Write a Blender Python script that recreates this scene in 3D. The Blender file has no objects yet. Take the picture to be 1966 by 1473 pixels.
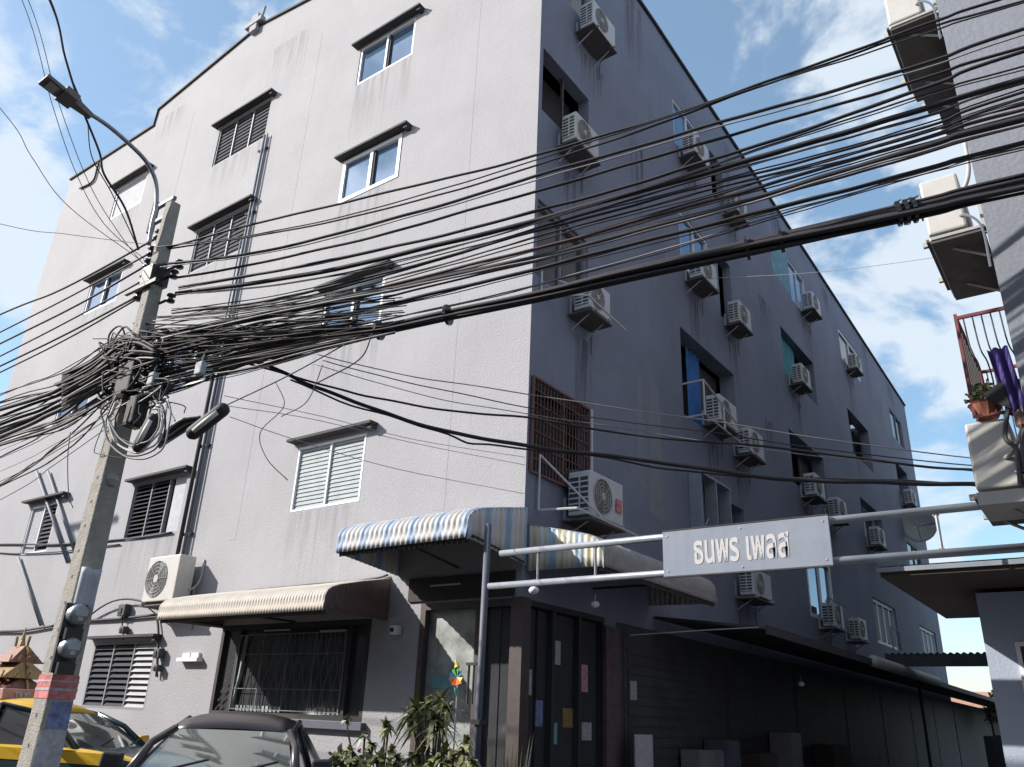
import bpy, bmesh, math, random
import numpy as np
from mathutils import Vector, Matrix
R_ = math.radians
random.seed(7)
S = bpy.context.scene
COL = S.collection

# ------------------------------------------------------------------ camera
F_PX = 1547.67
CAM = np.array([5.98, -8.39, 1.6])
_pitch, _roll, _th = R_(22.6917), R_(2.44216), R_(90 - 53.2312)
_Rz = np.array([[math.cos(_th), -math.sin(_th), 0], [math.sin(_th), math.cos(_th), 0], [0, 0, 1]])
_fw = np.array([0, math.cos(_pitch), math.sin(_pitch)]); _rt = np.array([1, 0, 0.]); _up = np.cross(_rt, _fw)
RT = _Rz @ (math.cos(_roll)*_rt + math.sin(_roll)*_up)
UP = _Rz @ (-math.sin(_roll)*_rt + math.cos(_roll)*_up)
FW = _Rz @ _fw
cam = bpy.data.cameras.new('camera'); co = bpy.data.objects.new('camera', cam); COL.objects.link(co)
cam.sensor_width = 36; cam.lens = 36*F_PX/1966; cam.clip_start = 0.05; cam.clip_end = 3000
M = Matrix(((RT[0], UP[0], -FW[0], CAM[0]), (RT[1], UP[1], -FW[1], CAM[1]), (RT[2], UP[2], -FW[2], CAM[2]), (0, 0, 0, 1)))
co.matrix_world = M
S.camera = co

# ------------------------------------------------------------------ sky and sun
SUN = Vector((-1.25, -1.0, 1.0)).normalized()          # towards the sun
elev = math.asin(SUN.z); azim = math.atan2(SUN.x, SUN.y)
W = bpy.data.worlds.new('World'); S.world = W; W.use_nodes = True
nt = W.node_tree; nt.nodes.clear(); N = nt.nodes; L = nt.links
out = N.new('ShaderNodeOutputWorld')
sky = N.new('ShaderNodeTexSky'); sky.sky_type = 'NISHITA'; sky.sun_disc = False
sky.sun_elevation = elev; sky.sun_rotation = azim % (2*math.pi); sky.air_density = 1.0; sky.dust_density = 1.2; sky.ozone_density = 0.7
bg = N.new('ShaderNodeBackground'); bg.inputs[1].default_value = 0.15
hs = N.new('ShaderNodeHueSaturation'); hs.inputs['Saturation'].default_value = 1.25; hs.inputs['Hue'].default_value = 0.49; L.new(sky.outputs[0], hs.inputs['Color']); L.new(hs.outputs[0], bg.inputs[0])
bgc = N.new('ShaderNodeBackground'); bgc.inputs[0].default_value = (0.82, 0.91, 1.0, 1); bgc.inputs[1].default_value = 0.68
tc = N.new('ShaderNodeTexCoord'); sep = N.new('ShaderNodeSeparateXYZ'); L.new(tc.outputs['Generated'], sep.inputs[0])
def mth(op, a, b=None, c=None):
    n = N.new('ShaderNodeMath'); n.operation = op
    for i, v in enumerate((a, b, c)):
        if v is None: continue
        if isinstance(v, (int, float)): n.inputs[i].default_value = v
        else: L.new(v, n.inputs[i])
    return n.outputs[0]
zz = mth('ADD', mth('MAXIMUM', sep.outputs[2], 0.0), 0.22)
cx = mth('DIVIDE', sep.outputs[0], zz); cy = mth('DIVIDE', sep.outputs[1], zz)
cmb = N.new('ShaderNodeCombineXYZ'); L.new(sep.outputs[0], cmb.inputs[0]); L.new(sep.outputs[1], cmb.inputs[1]); L.new(mth('MULTIPLY', sep.outputs[2], 1.7), cmb.inputs[2])
n1 = N.new('ShaderNodeTexNoise'); n1.inputs['Scale'].default_value = 5.2; n1.inputs['Detail'].default_value = 10; n1.inputs['Roughness'].default_value = 0.56
n1.inputs['Distortion'].default_value = 0.25
L.new(cmb.outputs[0], n1.inputs['Vector'])
rmp = N.new('ShaderNodeMapRange'); rmp.interpolation_type = 'SMOOTHSTEP'
rmp.inputs[1].default_value = 0.46; rmp.inputs[2].default_value = 0.58; rmp.inputs[3].default_value = 0.18; rmp.inputs[4].default_value = 0.88
L.new(n1.outputs[0], rmp.inputs[0])
mix = N.new('ShaderNodeMixShader'); L.new(rmp.outputs[0], mix.inputs[0]); L.new(bg.outputs[0], mix.inputs[1]); L.new(bgc.outputs[0], mix.inputs[2])
L.new(mix.outputs[0], out.inputs[0])
sl = bpy.data.lights.new('sun', 'SUN'); sl.energy = 4.9; sl.angle = R_(0.53); sl.color = (1.0, 0.95, 0.88)
so = bpy.data.objects.new('sun', sl); COL.objects.link(so); so.rotation_euler = SUN.to_track_quat('Z', 'Y').to_euler(); so.location = (-20, -20, 30)
S.view_settings.view_transform = 'Standard'; S.view_settings.look = 'None'; S.view_settings.gamma = 1.0; S.view_settings.exposure = 0.58
S.view_settings.use_curve_mapping = False
S.render.engine = 'CYCLES'; S.cycles.max_bounces = 6

# ------------------------------------------------------------------ picture -> place
def ray(x, y): return FW + RT*(x-983)/F_PX - UP*(y-736.5)/F_PX
def onY(x, y, Y=0.0): d = ray(x, y); return CAM + d*((Y-CAM[1])/d[1])
def onX(x, y, X=0.0): d = ray(x, y); return CAM + d*((X-CAM[0])/d[0])
def onZ(x, y, Z): d = ray(x, y); return CAM + d*((Z-CAM[2])/d[2])
def onV(x, y, a, b, off=0.0):
    """vertical plane through ground points a and b, shifted sideways by off"""
    n = np.array([-(b[1]-a[1]), b[0]-a[0], 0.0]); n /= np.linalg.norm(n)
    p = np.array([a[0], a[1], 0]) + n*off
    d = ray(x, y); return CAM + d*(n@(p-CAM))/(n@d)

# ------------------------------------------------------------------ materials
MATS = {}
def mat(name, col, rough=0.8, metal=0.0, var=0.12, scale=3.0, bump=0.0, bscale=40.0, streak=0.0, dirt=None, spec=0.5, alpha=None, grain=0.0):
    if name in MATS: return MATS[name]
    m = bpy.data.materials.new(name); m.use_nodes = True; t = m.node_tree; p = t.nodes['Principled BSDF']
    p.inputs['Roughness'].default_value = rough; p.inputs['Metallic'].default_value = metal
    p.inputs['Specular IOR Level'].default_value = spec
    tcn = t.nodes.new('ShaderNodeTexCoord')
    ns = t.nodes.new('ShaderNodeTexNoise'); ns.inputs['Scale'].default_value = scale; ns.inputs['Detail'].default_value = 6
    ns.inputs['Roughness'].default_value = 0.65
    t.links.new(tcn.outputs['Object'], ns.inputs['Vector'])
    mx = t.nodes.new('ShaderNodeMix'); mx.data_type = 'RGBA'
    a = tuple(min(1, c*(1-var)) for c in col); b = tuple(min(1, c*(1+var)) for c in col)
    mx.inputs['A'].default_value = (*a, 1); mx.inputs['B'].default_value = (*b, 1)
    mr = t.nodes.new('ShaderNodeMapRange'); mr.inputs[1].default_value = 0.3; mr.inputs[2].default_value = 0.7
    t.links.new(ns.outputs[0], mr.inputs[0]); t.links.new(mr.outputs[0], mx.inputs['Factor'])
    last = mx.outputs['Result']
    if streak > 0:
        mp = t.nodes.new('ShaderNodeMapping'); mp.inputs['Scale'].default_value = (3.5, 3.5, 0.16)
        t.links.new(tcn.outputs['Object'], mp.inputs['Vector'])
        n2 = t.nodes.new('ShaderNodeTexNoise'); n2.inputs['Scale'].default_value = 1.6; n2.inputs['Detail'].default_value = 5; n2.inputs['Roughness'].default_value = 0.7
        t.links.new(mp.outputs[0], n2.inputs['Vector'])
        m2 = t.nodes.new('ShaderNodeMapRange'); m2.inputs[1].default_value = 0.5; m2.inputs[2].default_value = 0.85; m2.inputs[3].default_value = 0; m2.inputs[4].default_value = streak
        t.links.new(n2.outputs[0], m2.inputs[0])
        mx2 = t.nodes.new('ShaderNodeMix'); mx2.data_type = 'RGBA'
        d = dirt or tuple(c*0.55 for c in col)
        t.links.new(m2.outputs[0], mx2.inputs['Factor']); t.links.new(last, mx2.inputs['A']); mx2.inputs['B'].default_value = (*d, 1)
        last = mx2.outputs['Result']
    if grain > 0:
        n3 = t.nodes.new('ShaderNodeTexNoise'); n3.inputs['Scale'].default_value = 34; n3.inputs['Detail'].default_value = 3; n3.inputs['Roughness'].default_value = 0.8
        t.links.new(tcn.outputs['Object'], n3.inputs['Vector'])
        m3 = t.nodes.new('ShaderNodeMapRange'); m3.inputs[1].default_value = 0.3; m3.inputs[2].default_value = 0.7; m3.inputs[3].default_value = 1-grain; m3.inputs[4].default_value = 1+grain
        t.links.new(n3.outputs[0], m3.inputs[0])
        mu = t.nodes.new('ShaderNodeVectorMath'); mu.operation = 'SCALE'; t.links.new(last, mu.inputs[0]); t.links.new(m3.outputs[0], mu.inputs['Scale']); last = mu.outputs[0]
    t.links.new(last, p.inputs['Base Color'])
    if bump > 0:
        nb = t.nodes.new('ShaderNodeTexNoise'); nb.inputs['Scale'].default_value = bscale; nb.inputs['Detail'].default_value = 5
        t.links.new(tcn.outputs['Object'], nb.inputs['Vector'])
        bp = t.nodes.new('ShaderNodeBump'); bp.inputs['Strength'].default_value = bump; bp.inputs['Distance'].default_value = 0.02
        t.links.new(nb.outputs[0], bp.inputs['Height']); t.links.new(bp.outputs[0], p.inputs['Normal'])
    if alpha is not None: p.inputs['Alpha'].default_value = alpha
    MATS[name] = m; return m
def glass(name, col, rough=0.04, metal=0.55):
    m = mat(name, col, rough=rough, metal=metal, var=0.15, scale=1.2, spec=0.35)
    return m
def stripes(name, axis, cols, period, rough=0.55, gain=0.15):
    """painted stripes along one object axis (print on the sheet)"""
    m = bpy.data.materials.new(name); m.use_nodes = True; t = m.node_tree; p = t.nodes['Principled BSDF']; p.inputs['Roughness'].default_value = rough
    tcn = t.nodes.new('ShaderNodeTexCoord'); sp = t.nodes.new('ShaderNodeSeparateXYZ'); t.links.new(tcn.outputs['Object'], sp.inputs[0])
    d = t.nodes.new('ShaderNodeMath'); d.operation = 'DIVIDE'; d.inputs[1].default_value = period; t.links.new(sp.outputs[axis], d.inputs[0])
    f = t.nodes.new('ShaderNodeMath'); f.operation = 'FRACT'; t.links.new(d.outputs[0], f.inputs[0])
    cr = t.nodes.new('ShaderNodeValToRGB'); cr.color_ramp.interpolation = 'CONSTANT'
    e = cr.color_ramp.elements
    e[0].position = 0; e[0].color = (*cols[0][1], 1); e[1].position = cols[1][0]; e[1].color = (*cols[1][1], 1)
    for pos, c in cols[2:]:
        k = e.new(pos); k.color = (*c, 1)
    t.links.new(f.outputs[0], cr.inputs[0])
    ns = t.nodes.new('ShaderNodeTexNoise'); ns.inputs['Scale'].default_value = 5; ns.inputs['Detail'].default_value = 6; t.links.new(tcn.outputs['Object'], ns.inputs['Vector'])
    mr = t.nodes.new('ShaderNodeMapRange'); mr.inputs[1].default_value = 0.45; mr.inputs[2].default_value = 0.8; mr.inputs[4].default_value = 0.45
    t.links.new(ns.outputs[0], mr.inputs[0])
    mx = t.nodes.new('ShaderNodeMix'); mx.data_type = 'RGBA'; t.links.new(mr.outputs[0], mx.inputs['Factor']); t.links.new(cr.outputs[0], mx.inputs['A'])
    mx.inputs['B'].default_value = (0.42, 0.40, 0.38, 1); t.links.new(mx.outputs['Result'], p.inputs['Base Color'])
    MATS[name] = m; return m

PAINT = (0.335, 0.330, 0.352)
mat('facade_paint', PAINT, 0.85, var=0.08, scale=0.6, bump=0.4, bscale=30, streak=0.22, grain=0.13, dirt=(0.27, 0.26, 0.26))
mat('side_paint', (0.205, 0.220, 0.285), 0.85, var=0.14, scale=0.5, bump=0.5, bscale=26, streak=0.45, grain=0.16, dirt=(0.14, 0.145, 0.19))  # blue grey side colour, set darker than the front to carry its shade
mat('dark_trim', (0.038, 0.036, 0.04), 0.8, var=0.2)
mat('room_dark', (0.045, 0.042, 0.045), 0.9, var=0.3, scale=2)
mat('white_frame', (0.72, 0.72, 0.75), 0.5, var=0.06)
mat('grey_frame', (0.22, 0.22, 0.24), 0.6, var=0.1)
mat('pale_slat', (0.36, 0.40, 0.41), 0.7, var=0.12, scale=5, spec=0.15)
mat('grey_slat', (0.070, 0.073, 0.085), 0.85, var=0.2, scale=4, spec=0.12)
mat('white_slat', (0.40, 0.40, 0.42), 0.7, var=0.1, scale=4, spec=0.15)
glass('window_glass', (0.13, 0.21, 0.33))
glass('dark_glass', (0.055, 0.056, 0.062), 0.10, 0.0)
mat('curtain_pale', (0.42, 0.42, 0.46), 0.9, var=0.1, scale=6)
mat('curtain_blue', (0.05, 0.16, 0.42), 0.9, var=0.2, scale=8)
mat('curtain_teal', (0.10, 0.32, 0.36), 0.9, var=0.2, scale=8)
mat('paper_white', (0.45, 0.46, 0.49), 0.9, var=0.12, scale=9)
mat('ac_cream', (0.50, 0.485, 0.46), 0.5, var=0.07, scale=6, streak=0.25, dirt=(0.42, 0.38, 0.33))
mat('ac_white', (0.54, 0.54, 0.56), 0.5, var=0.07, scale=6, streak=0.2, dirt=(0.4, 0.38, 0.36))
mat('ac_vent', (0.055, 0.055, 0.06), 0.7, var=0.2)
mat('ac_grille', (0.15, 0.15, 0.155), 0.7, var=0.2)
mat('ac_guard', (0.40, 0.39, 0.37), 0.6, var=0.1)
mat('grille_pale', (0.17, 0.19, 0.19), 0.7, var=0.3)
mat('rust', (0.17, 0.095, 0.075), 0.9, var=0.35, scale=14, bump=0.4)
mat('brown_grille', (0.16, 0.085, 0.07), 0.85, var=0.3, scale=14)
mat('tray_dark', (0.10, 0.085, 0.08), 0.85, var=0.25, scale=8)
mat('galvanised', (0.30, 0.33, 0.38), 0.42, 0.35, var=0.15, scale=5)
mat('column_blue', (0.085, 0.095, 0.13), 0.6, 0.0, var=0.12, scale=5)
mat('sign_face', (0.22, 0.25, 0.31), 0.7, var=0.08, scale=3, streak=0.4)
mat('sign_letter', (0.50, 0.485, 0.49), 0.5, var=0.08, scale=20)
mat('concrete_pole', (0.33, 0.31, 0.28), 0.9, var=0.16, scale=9, bump=0.6, bscale=60, streak=0.25, dirt=(0.24, 0.23, 0.22))
mat('cable_black', (0.034, 0.030, 0.034), 0.7, var=0.2)
mat('cable_maroon', (0.085, 0.048, 0.052), 0.6, var=0.2)
mat('cable_grey', (0.30, 0.29, 0.30), 0.6, var=0.2)
mat('cable_white', (0.62, 0.60, 0.57), 0.6, var=0.1)
mat('insulator', (0.03, 0.026, 0.026), 0.3, var=0.2)
mat('steel', (0.30, 0.31, 0.34), 0.45, 0.6, var=0.2, scale=9)
mat('lamp_grey', (0.16, 0.14, 0.13), 0.6, var=0.15, scale=9)
mat('conduit', (0.13, 0.145, 0.18), 0.6, var=0.1)
mat('awning_cream', (0.56, 0.51, 0.45), 0.6, var=0.12, scale=5, streak=0.2, dirt=(0.5, 0.42, 0.34))
mat('awning_brown', (0.15, 0.10, 0.095), 0.75, var=0.15, scale=6)
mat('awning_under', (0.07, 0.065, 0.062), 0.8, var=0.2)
mat('awning_grey', (0.30, 0.28, 0.28), 0.6, var=0.15, scale=5)
mat('brown_post', (0.060, 0.045, 0.045), 0.6, var=0.2, scale=8)
mat('pink_tile', (0.11, 0.075, 0.085), 0.7, var=0.25, scale=6)
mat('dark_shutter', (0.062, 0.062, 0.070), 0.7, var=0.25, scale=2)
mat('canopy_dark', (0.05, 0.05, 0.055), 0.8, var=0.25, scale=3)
mat('canopy_edge', (0.13, 0.13, 0.14), 0.7, var=0.25, scale=5)
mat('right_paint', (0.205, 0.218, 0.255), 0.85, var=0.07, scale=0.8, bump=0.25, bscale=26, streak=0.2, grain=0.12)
mat('guard_paint', (0.33, 0.38, 0.47), 0.8, var=0.07, scale=1.4, bump=0.2, streak=0.15)
mat('slab_brown', (0.07, 0.05, 0.044), 0.85, var=0.2, scale=3)
mat('asphalt', (0.05, 0.05, 0.052), 0.9, var=0.2, scale=1.5, bump=0.5, bscale=60)
mat('pavement', (0.26, 0.25, 0.24), 0.9, var=0.15, scale=1.5, bump=0.4, bscale=40)
mat('leaf', (0.14, 0.16, 0.06), 0.6, var=0.45, scale=12)
mat('leaf_yellow', (0.34, 0.33, 0.15), 0.6, var=0.35, scale=12)
mat('leaf_pale', (0.40, 0.42, 0.33), 0.6, var=0.3, scale=12)
mat('bark', (0.12, 0.09, 0.07), 0.9, var=0.3, scale=12)
mat('terracotta', (0.34, 0.13, 0.08), 0.85, var=0.15)
mat('pink_flower', (0.62, 0.10, 0.18), 0.7, var=0.2)
mat('car_maroon', (0.060, 0.050, 0.054), 0.32, 0.3, var=0.05, spec=0.7)
mat('taxi_yellow', (0.62, 0.38, 0.03), 0.3, 0.0, var=0.05, spec=0.6)
mat('taxi_dark', (0.016, 0.035, 0.042), 0.25, 0.1, var=0.05, spec=0.7)
mat('tyre', (0.02, 0.02, 0.02), 0.9)
mat('rim', (0.4, 0.4, 0.42), 0.4, 0.7)
mat('black_plastic', (0.02, 0.02, 0.022), 0.5)
glass('windscreen_glass', (0.30, 0.32, 0.31), 0.05, 0.75)
mat('sign_red', (0.50, 0.27, 0.24), 0.6, var=0.2)
mat('gold', (0.34, 0.23, 0.11), 0.45, 0.3, var=0.35, scale=20)
mat('shrine_red', (0.21, 0.095, 0.065), 0.6, var=0.35, scale=18)
mat('shrine_white', (0.55, 0.53, 0.52), 0.7, var=0.15, scale=10)
mat('purple_cloth', (0.07, 0.045, 0.20), 0.9, var=0.2, scale=9)
mat('black_cloth', (0.025, 0.025, 0.03), 0.9)
mat('red_paint', (0.16, 0.035, 0.04), 0.6, var=0.25, scale=12)
mat('far_wall', (0.62, 0.58, 0.50), 0.9, var=0.06)
mat('far_roof', (0.35, 0.20, 0.13), 0.9, var=0.15)
mat('teal_stain', (0.16, 0.32, 0.38), 0.85, var=0.25, scale=4)
mat('pale_patch', (0.23, 0.24, 0.27), 0.85, var=0.12, scale=5)
for nm, c in (('wheel_blue', (0.03, 0.22, 0.55)), ('wheel_green', (0.10, 0.42, 0.12)), ('wheel_yellow', (0.75, 0.6, 0.08)), ('wheel_orange', (0.75, 0.2, 0.04)), ('wheel_teal', (0.12, 0.4, 0.35))):
    mat(nm, c, 0.6, var=0.05)
mat('notice_red', (0.52, 0.17, 0.17), 0.8, var=0.5, scale=22)
mat('notice_blue', (0.16, 0.20, 0.36), 0.8, var=0.5, scale=20)
mat('notice_pale', (0.40, 0.38, 0.42), 0.8, var=0.3, scale=20)
mat('notice_pink', (0.50, 0.25, 0.30), 0.8, var=0.4, scale=20)

# ------------------------------------------------------------------ mesh tools
WLOC = {}
def tag(o, label=None, cat=None, group=None, kind=None):
    if label: o['label'] = label
    if cat: o['category'] = cat
    if group: o['group'] = group
    if kind: o['kind'] = kind
    return o
def thing(name, label, cat, loc=(0, 0, 0), rz=0.0, group=None):
    o = bpy.data.objects.new(name, None); COL.objects.link(o); o.location = loc; o.rotation_euler = (0, 0, rz); o.empty_display_size = 0.2
    return tag(o, label, cat, group)
class MB:
    def __init__(s): s.v = []; s.f = []; s.mi = []; s.m = 0
    def face(s, pts):
        i = len(s.v); s.v += [tuple(float(c) for c in p) for p in pts]; s.f.append(tuple(range(i, i+len(pts)))); s.mi.append(s.m); return s
    def box(s, a, b, fn=None):
        x0, y0, z0 = a; x1, y1, z1 = b
        P = [(x0, y0, z0), (x1, y0, z0), (x1, y1, z0), (x0, y1, z0), (x0, y0, z1), (x1, y0, z1), (x1, y1, z1), (x0, y1, z1)]
        if fn: P = [fn(*p) for p in P]
        i = len(s.v); s.v += [tuple(float(c) for c in p) for p in P]
        for q in ((0, 3, 2, 1), (4, 5, 6, 7), (0, 1, 5, 4), (1, 2, 6, 5), (2, 3, 7, 6), (3, 0, 4, 7)): s.f.append(tuple(i+k for k in q)); s.mi.append(s.m)
        return s
    def hexa(s, P):
        i = len(s.v); s.v += [tuple(float(c) for c in p) for p in P]
        for q in ((0, 3, 2, 1), (4, 5, 6, 7), (0, 1, 5, 4), (1, 2, 6, 5), (2, 3, 7, 6), (3, 0, 4, 7)): s.f.append(tuple(i+k for k in q)); s.mi.append(s.m)
        return s
    def tube(s, pts, r, n=6, caps=True):
        P = [Vector([float(c) for c in p]) for p in pts]
        rs = r if isinstance(r, (list, tuple)) else [r]*len(P)
        i0 = len(s.v); prev = None
        for k, p in enumerate(P):
            t = (P[min(k+1, len(P)-1)]-P[max(k-1, 0)])
            if t.length < 1e-9: t = Vector((0, 0, 1))
            t.normalize()
            if prev is None:
                a = Vector((0, 0, 1)) if abs(t.z) < 0.9 else Vector((1, 0, 0))
            else: a = prev
            u = (a - t*a.dot(t)).normalized(); w = t.cross(u); prev = u
            for j in range(n):
                an = 2*math.pi*j/n; q = p + (u*math.cos(an)+w*math.sin(an))*rs[k]; s.v.append((q.x, q.y, q.z))
        for k in range(len(P)-1):
            for j in range(n):
                a = i0+k*n+j; b = i0+k*n+(j+1) % n; s.f.append((a, b, b+n, a+n)); s.mi.append(s.m)
        if caps:
            s.f.append(tuple(i0+j for j in reversed(range(n)))); s.mi.append(s.m)
            e = i0+(len(P)-1)*n; s.f.append(tuple(e+j for j in range(n))); s.mi.append(s.m)
        return s
    def grid(s, fn, nu, nv):
        i = len(s.v)
        for a in range(nu+1):
            for b in range(nv+1): s.v.append(tuple(float(c) for c in fn(a/nu, b/nv)))
        for a in range(nu):
            for b in range(nv):
                k = i+a*(nv+1)+b; s.f.append((k, k+1, k+nv+2, k+nv+1)); s.mi.append(s.m)
        return s
    def lathe(s, prof, c=(0, 0, 0), n=16, axis='z'):
        def fn(a, b):
            k = b*(len(prof)-1); i = min(int(k), len(prof)-2); f = k-i
            r = prof[i][0]*(1-f)+prof[i+1][0]*f; h = prof[i][1]*(1-f)+prof[i+1][1]*f; t = a*2*math.pi
            q = (r*math.cos(t), r*math.sin(t), h)
            if axis == 'y': q = (q[0], q[2], q[1])
            if axis == 'x': q = (q[2], q[0], q[1])
            return (c[0]+q[0], c[1]+q[1], c[2]+q[2])
        return s.grid(fn, n, len(prof)-1)
    def mesh(s, name, mats):
        me = bpy.data.meshes.new(name); me.from_pydata(s.v, [], s.f)
        for m in (mats if isinstance(mats, (list, tuple)) else [mats]): me.materials.append(MATS[m])
        if any(s.mi): me.polygons.foreach_set('material_index', s.mi)
        me.update(); return me
    def build(s, name, mats, parent=None, smooth=False, solid=0, label=None, bevel=0):
        me = s.mesh(name, mats)
        if smooth:
            me.polygons.foreach_set('use_smooth', [True]*len(me.polygons))
        o = bpy.data.objects.new(name, me); COL.objects.link(o)
        if parent: o.parent = parent
        if solid: md = o.modifiers.new('s', 'SOLIDIFY'); md.thickness = solid; md.offset = 0
        if bevel: md = o.modifiers.new('b', 'BEVEL'); md.width = bevel; md.segments = 2; md.limit_method = 'ANGLE'
        if label: o['label'] = label
        return o
def kids(o): return [c for c in bpy.data.objects if c.parent == o]
def copy_tree(o, label=None, loc=None, rz=None, parent=None):
    c = o.copy(); COL.objects.link(c)
    if parent is not None: c.parent = parent
    if label: c['label'] = label
    if loc is not None: c.location = loc
    if rz is not None: c.rotation_euler = (0, 0, rz)
    for k in kids(o): copy_tree(k, parent=c)
    return c
def spline(pts, sub=6):
    P = [np.array([float(c) for c in p]) for p in pts]
    if len(P) < 3: return [P[0]+(P[-1]-P[0])*k/sub for k in range(sub+1)]
    P = [2*P[0]-P[1]] + P + [2*P[-1]-P[-2]]; o = []
    for i in range(1, len(P)-2):
        for k in range(sub):
            t = k/sub; a, b, c, d = P[i-1], P[i], P[i+1], P[i+2]
            o.append(0.5*((2*b)+(-a+c)*t+(2*a-5*b+4*c-d)*t*t+(-a+3*b-3*c+d)*t**3))
    o.append(P[-2]); return o
def FP(u, v, n): return (u, -n, v)      # front facade: u along the street, v up, n outwards
def RP(u, v, n): return (n, u, v)       # side facade along the alley

# ------------------------------------------------------------------ ground
GZ = 0.10
g = MB().face([(-400, -400, GZ), (400, -400, GZ), (400, 400, GZ), (-400, 400, GZ)]).build('ground', 'asphalt'); tag(g, kind='structure')
pv = MB().box((-60, -2.0, GZ-0.05), (-0.02, -0.01, GZ+0.13)).build('pavement', 'pavement'); tag(pv, kind='structure')

# ------------------------------------------------------------------ apartment building
bld = thing('apartment_building', 'grey five storey apartment block with sunlit front and shaded blue grey side', 'building')
XL, YD = -17.75, 29.4
def wall(name, m, fn, u0, u1, z0, z1, holes, depth, top, parent):
    """a wall with rectangular openings and reveals; top = outline above z1"""
    mb = MB()
    us = sorted({u0, u1} | {h[0] for h in holes} | {h[1] for h in holes}); zs = sorted({z0, z1} | {h[2] for h in holes} | {h[3] for h in holes})
    for i in range(len(us)-1):
        for j in range(len(zs)-1):
            uc = (us[i]+us[i+1])/2; zc = (zs[j]+zs[j+1])/2
            if any(h[0] < uc < h[1] and h[2] < zc < h[3] for h in holes): continue
            mb.face([fn(us[i], zs[j], 0), fn(us[i+1], zs[j], 0), fn(us[i+1], zs[j+1], 0), fn(us[i], zs[j+1], 0)])
    for h in holes:
        a, b, c, d = h[:4]; dp = h[4] if len(h) > 4 else depth
        for (p, q) in (((a, c), (a, d)), ((a, d), (b, d)), ((b, d), (b, c)), ((b, c), (a, c))):
            mb.face([fn(p[0], p[1], 0), fn(q[0], q[1], 0), fn(q[0], q[1], -dp), fn(p[0], p[1], -dp)])
    for k in range(len(top)-1):
        mb.face([fn(top[k][0], z1, 0), fn(top[k+1][0], z1, 0), fn(top[k+1][0], top[k+1][1], 0), fn(top[k][0], top[k][1], 0)])
    return mb.build(name, m, parent)
ftop = [(XL, 16.55), (-13.12, 16.50), (-13.10, 17.05), (-8.75, 17.66), (-4.6, 17.0), (-4.55, 16.55), (0.0, 16.50)]
FH = [(-4.66, -3.08, 13.60, 14.60), (-4.66, -3.08, 10.66, 11.66), (-4.66, -3.12, 7.72, 8.70), (-4.74, -3.12, 4.62, 5.74),
      (-9.60, -7.62, 13.62, 14.78), (-9.60, -7.64, 10.65, 11.80), (-9.60, -7.64, 7.72, 8.72), (-9.80, -7.96, 4.60, 5.76),
      (-14.35, -12.78, 13.84, 14.86), (-14.35, -12.76, 10.90, 11.84), (-14.2, -12.95, 4.66, 5.78), (-14.3, -12.8, 7.80, 8.84),
      (-9.95, -7.86, 1.52, 2.66), (-6.02, -2.58, 1.50, 2.86), (-1.66, -0.06, 0.25, 3.02)]
wall('front_wall', 'facade_paint', FP, XL, 0, 0.0, 16.0, FH, 0.16, ftop, bld)
rtop = [(0, 16.50), (4.5, 16.50), (15.4, 16.1), (29.4, 15.45)]
RH = [(0.10, 1.58, 10.80, 12.12, .22), (0.08, 1.58, 7.70, 9.05, .16), (0.05, 1.60, 4.70, 6.05, .2), (0.24, 1.58, 13.85, 15.05, .35),
      (5.32, 6.86, 13.75, 15.02, .25), (7.42, 8.20, 13.6, 14.95, .18), (5.36, 6.90, 10.55, 11.95, .25), (7.45, 8.25, 10.3, 12.0, .2),
      (5.15, 8.00, 7.15, 9.03, .35), (5.20, 6.62, 4.80, 6.00, .25), (6.85, 8.0, 4.5, 5.9, .5),
      (13.25, 14.85, 13.45, 14.85, .25), (11.85, 14.80, 10.55, 11.95, .35), (11.70, 14.70, 7.45, 8.90, .35), (12.0, 14.1, 4.20, 5.75, .25),
      (18.55, 21.20, 13.60, 14.78, .3), (18.40, 21.15, 10.15, 11.72, .3), (18.55, 21.40, 7.45, 8.70, .3), (18.5, 21.5, 4.20, 5.55, .3),
      (25.7, 27.9, 12.9, 14.2, .4), (25.3, 27.4, 10.2, 11.75, .5), (25.2, 27.6, 7.3, 8.6, .5), (25.2, 28.2, 4.3, 5.45, .3),
      (0.10, 2.05, 0.25, 3.02, .16)]
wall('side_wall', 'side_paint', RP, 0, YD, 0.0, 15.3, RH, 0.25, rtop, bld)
mb = MB()
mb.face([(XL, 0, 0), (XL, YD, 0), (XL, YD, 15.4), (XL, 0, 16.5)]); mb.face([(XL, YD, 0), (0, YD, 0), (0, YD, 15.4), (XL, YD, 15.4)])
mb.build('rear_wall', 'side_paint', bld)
MB().hexa([(XL+.1, .3, 15.9), (-.3, .3, 15.9), (-.3, YD-.2, 14.9), (XL+.1, YD-.2, 14.9), (XL+.1, .3, 16.0), (-.3, .3, 16.0), (-.3, YD-.2, 15.0), (XL+.1, YD-.2, 15.0)]).build('roof', 'dark_trim', bld)
# capping along the parapets
mb = MB()
for k in range(len(ftop)-1):
    (a, za), (b, zb) = ftop[k], ftop[k+1]
    mb.hexa([(a, -.05, za), (b+.02, -.05, zb), (b+.02, .18, zb), (a, .18, za), (a, -.05, za+.06), (b+.02, -.05, zb+.06), (b+.02, .18, zb+.06), (a, .18, za+.06)])
mb.build('parapet_capping', 'dark_trim', bld)
mb = MB()
for k in range(len(rtop)-1):
    (a, za), (b, zb) = rtop[k], rtop[k+1]
    mb.hexa([(-.18, a+.19*(k == 0), za), (.06, a-.05*(k == 0), za), (.06, b, zb), (-.18, b, zb), (-.18, a+.19*(k == 0), za+.07), (.06, a-.05*(k == 0), za+.07), (.06, b, zb+.07), (-.18, b, zb+.07)])
mb.build('side_capping', 'dark_trim', bld)
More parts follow.
